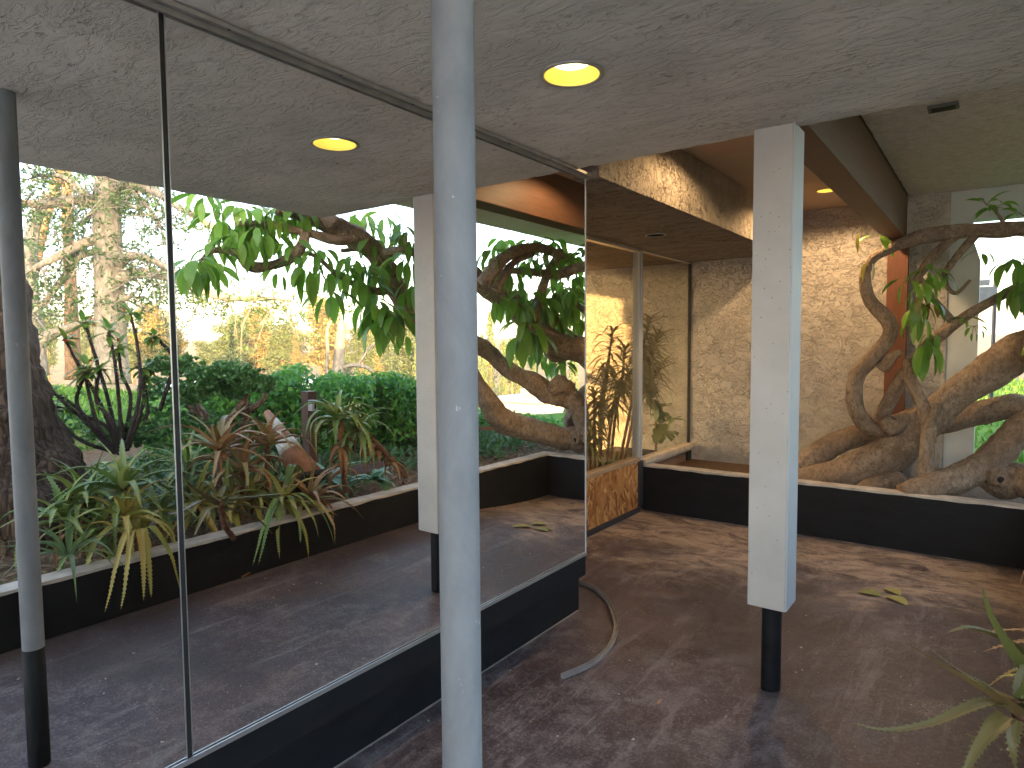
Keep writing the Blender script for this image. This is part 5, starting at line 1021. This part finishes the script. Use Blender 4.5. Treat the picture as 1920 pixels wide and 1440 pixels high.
# ================================================================== small things on the floor and ceiling
stp = [(-2.102, 3.568, 0.010), (-1.972, 3.525, 0.010), (-1.804, 3.385, 0.010), (-1.667, 3.204, 0.010), (-1.583, 3.056, 0.010), (-1.524, 2.872, 0.010), (-1.513, 2.677, 0.010), (-1.562, 2.486, 0.010)]
q = spline(stp, 8); mb = MB(); vs = []; K = len(q)
prof = [(-.011, .001), (-.011, .020), (-.0095, .020), (-.0095, .0035), (.0095, .0035), (.0095, .020), (.011, .020), (.011, .001)]
for i, p in enumerate(q):
    t = (Vector(q[min(i + 1, K - 1)]) - Vector(q[max(i - 1, 0)])).normalized(); s = t.cross(Vector((0, 0, 1))).normalized(); fz = floor_z(p[0], p[1])
    vs += [(p[0] + s.x * a, p[1] + s.y * a, fz + .004 + b) for a, b in prof]
mb.add(vs, [(i * 8 + k, i * 8 + (k + 1) % 8, (i + 1) * 8 + (k + 1) % 8, (i + 1) * 8 + k) for i in range(K - 1) for k in range(8)] + [tuple(range(8)), tuple((K - 1) * 8 + k for k in range(8))])
tag(mb.build('metal_channel', M_alu_d), 'loose curved strip of metal channel lying on the floor at the plinth corner', 'metal strip')
M_fall = [leafmat('fallen_leaf_green', [(.22, .24, .07), (.26, .25, .09)], .6, .1), leafmat('fallen_leaf_yellow', [(.36, .33, .10), (.40, .36, .13)], .6, .1)]
FL = ['long dull green fallen leaf, the lower of the pair lying together on the dust', 'dark-edged fallen leaf folded over its neighbour on the dust', 'small curled yellow fallen leaf apart from the green pair', 'broad yellow fallen leaf nearest the white column side of the little group']
for i, (a, b, W_, mi) in enumerate((((-0.615, 4.306, 0.030), (-0.477, 4.274, 0.030), .065, 0), ((-0.609, 4.377, 0.035), (-0.487, 4.311, 0.035), .055, 0), ((-0.484, 4.471, 0.030), (-0.399, 4.350, 0.030), .085, 1), ((-0.458, 4.298, 0.030), (-0.344, 4.165, 0.030), .085, 1))):
    a, b = Vector(a), Vector(b); mb = MB(); a.z = floor_z(a.x, a.y) + .006; b.z = floor_z(b.x, b.y) + .008
    big_leaf(mb, a, (b - a) + Vector((0, 0, .012)), (b - a).length, W_, .22, 8, .22); tag(mb.build('fallen_leaf', M_fall[mi], smooth=True), FL[i], 'leaf', 'fallen leaves on the dusty floor')
mb = MB(); st = rng.getstate(); rng.seed(77)
for i in range(330):
    x = rng.uniform(-1.85, .15); y = rng.uniform(.4, 5.4); z = floor_z(x, y) + .002; a = rng.uniform(0, 6.28); l = rng.choice((.002, .003, .003, .004, .007)); w_ = l * rng.uniform(.25, .8)
    d = Vector((math.cos(a), math.sin(a), 0)); s = Vector((-d.y, d.x, 0)); p = Vector((x, y, z)); mb.add([p - d * l - s * w_, p + d * l - s * w_, p + d * l * .8 + s * w_ + Vector((0, 0, .004)), p - d * l * .7 + s * w_], [(0, 1, 2, 3)])
rng.setstate(st); o = mb.build('grit', flat('pale_grit', (.42, .35, .27), .9, 0, .4, 40)); o['kind'] = 'stuff'
chip = MB(); p = (-1.113, 2.553, 0.010); chip.box(p[0] - .006, p[1] - .02, .004, p[0] + .006, p[1] + .02, .012); tag(chip.build('wood_chip', woodmat('chip_wood', (.30, .16, .10), (.4, .24, .16))), 'small reddish wood chip lying by itself on the dark floor', 'wood chip')
tw_ = MB(); a, b = Vector((-3.44 - (-3.631, 2.140, 0.010)[0], (-3.631, 2.140, 0.010)[1], 0)), Vector((-3.44 - (-3.692, 2.331, 0.010)[0], (-3.692, 2.331, 0.010)[1], 0))
for v in (a, b): v.z = floor_z(v.x, v.y) + .012
tw_.tube([a, a.lerp(b, .5) + Vector((.01, .01, .006)), b], [.006, .009, .004], 6, jit=.3, fr=40); tag(tw_.build('dry_husk', M_dry), 'dry straw-coloured husk on the floor close to the aloe wall', 'dry husk')
vt = thing('ceiling_vent', (-.26, 4.29, 2.815), 'small dark rectangular vent in the popcorn ceiling', 'vent')
mb = MB(); mb.box(-.33, 4.24, 2.800, -.19, 4.34, 2.8149); mb.build('vent_frame', flat('vent_grey', (.12, .12, .115), .5), vt); mb = MB(); mb.box(-.315, 4.255, 2.798, -.205, 4.325, 2.7998); mb.build('grille', M_dark, vt)
# ================================================================== evening haze over garden and valley
hm = bpy.data.materials.new('evening_haze'); hm.use_nodes = True; ht = hm.node_tree; ht.nodes.remove(ht.nodes['Principled BSDF'])
hv = ht.nodes.new('ShaderNodeVolumePrincipled'); hv.inputs['Color'].default_value = (.93, .94, .95, 1); hv.inputs['Density'].default_value = .0009; hv.inputs['Anisotropy'].default_value = .2
ht.links.new(hv.outputs[0], ht.nodes['Material Output'].inputs['Volume'])
mb = MB(); mb.box(-1400, -1400, -14, 1400, 1400, 24); hz = mb.build('haze', hm); hz['kind'] = 'stuff'
scene.cycles.volume_bounces = 1
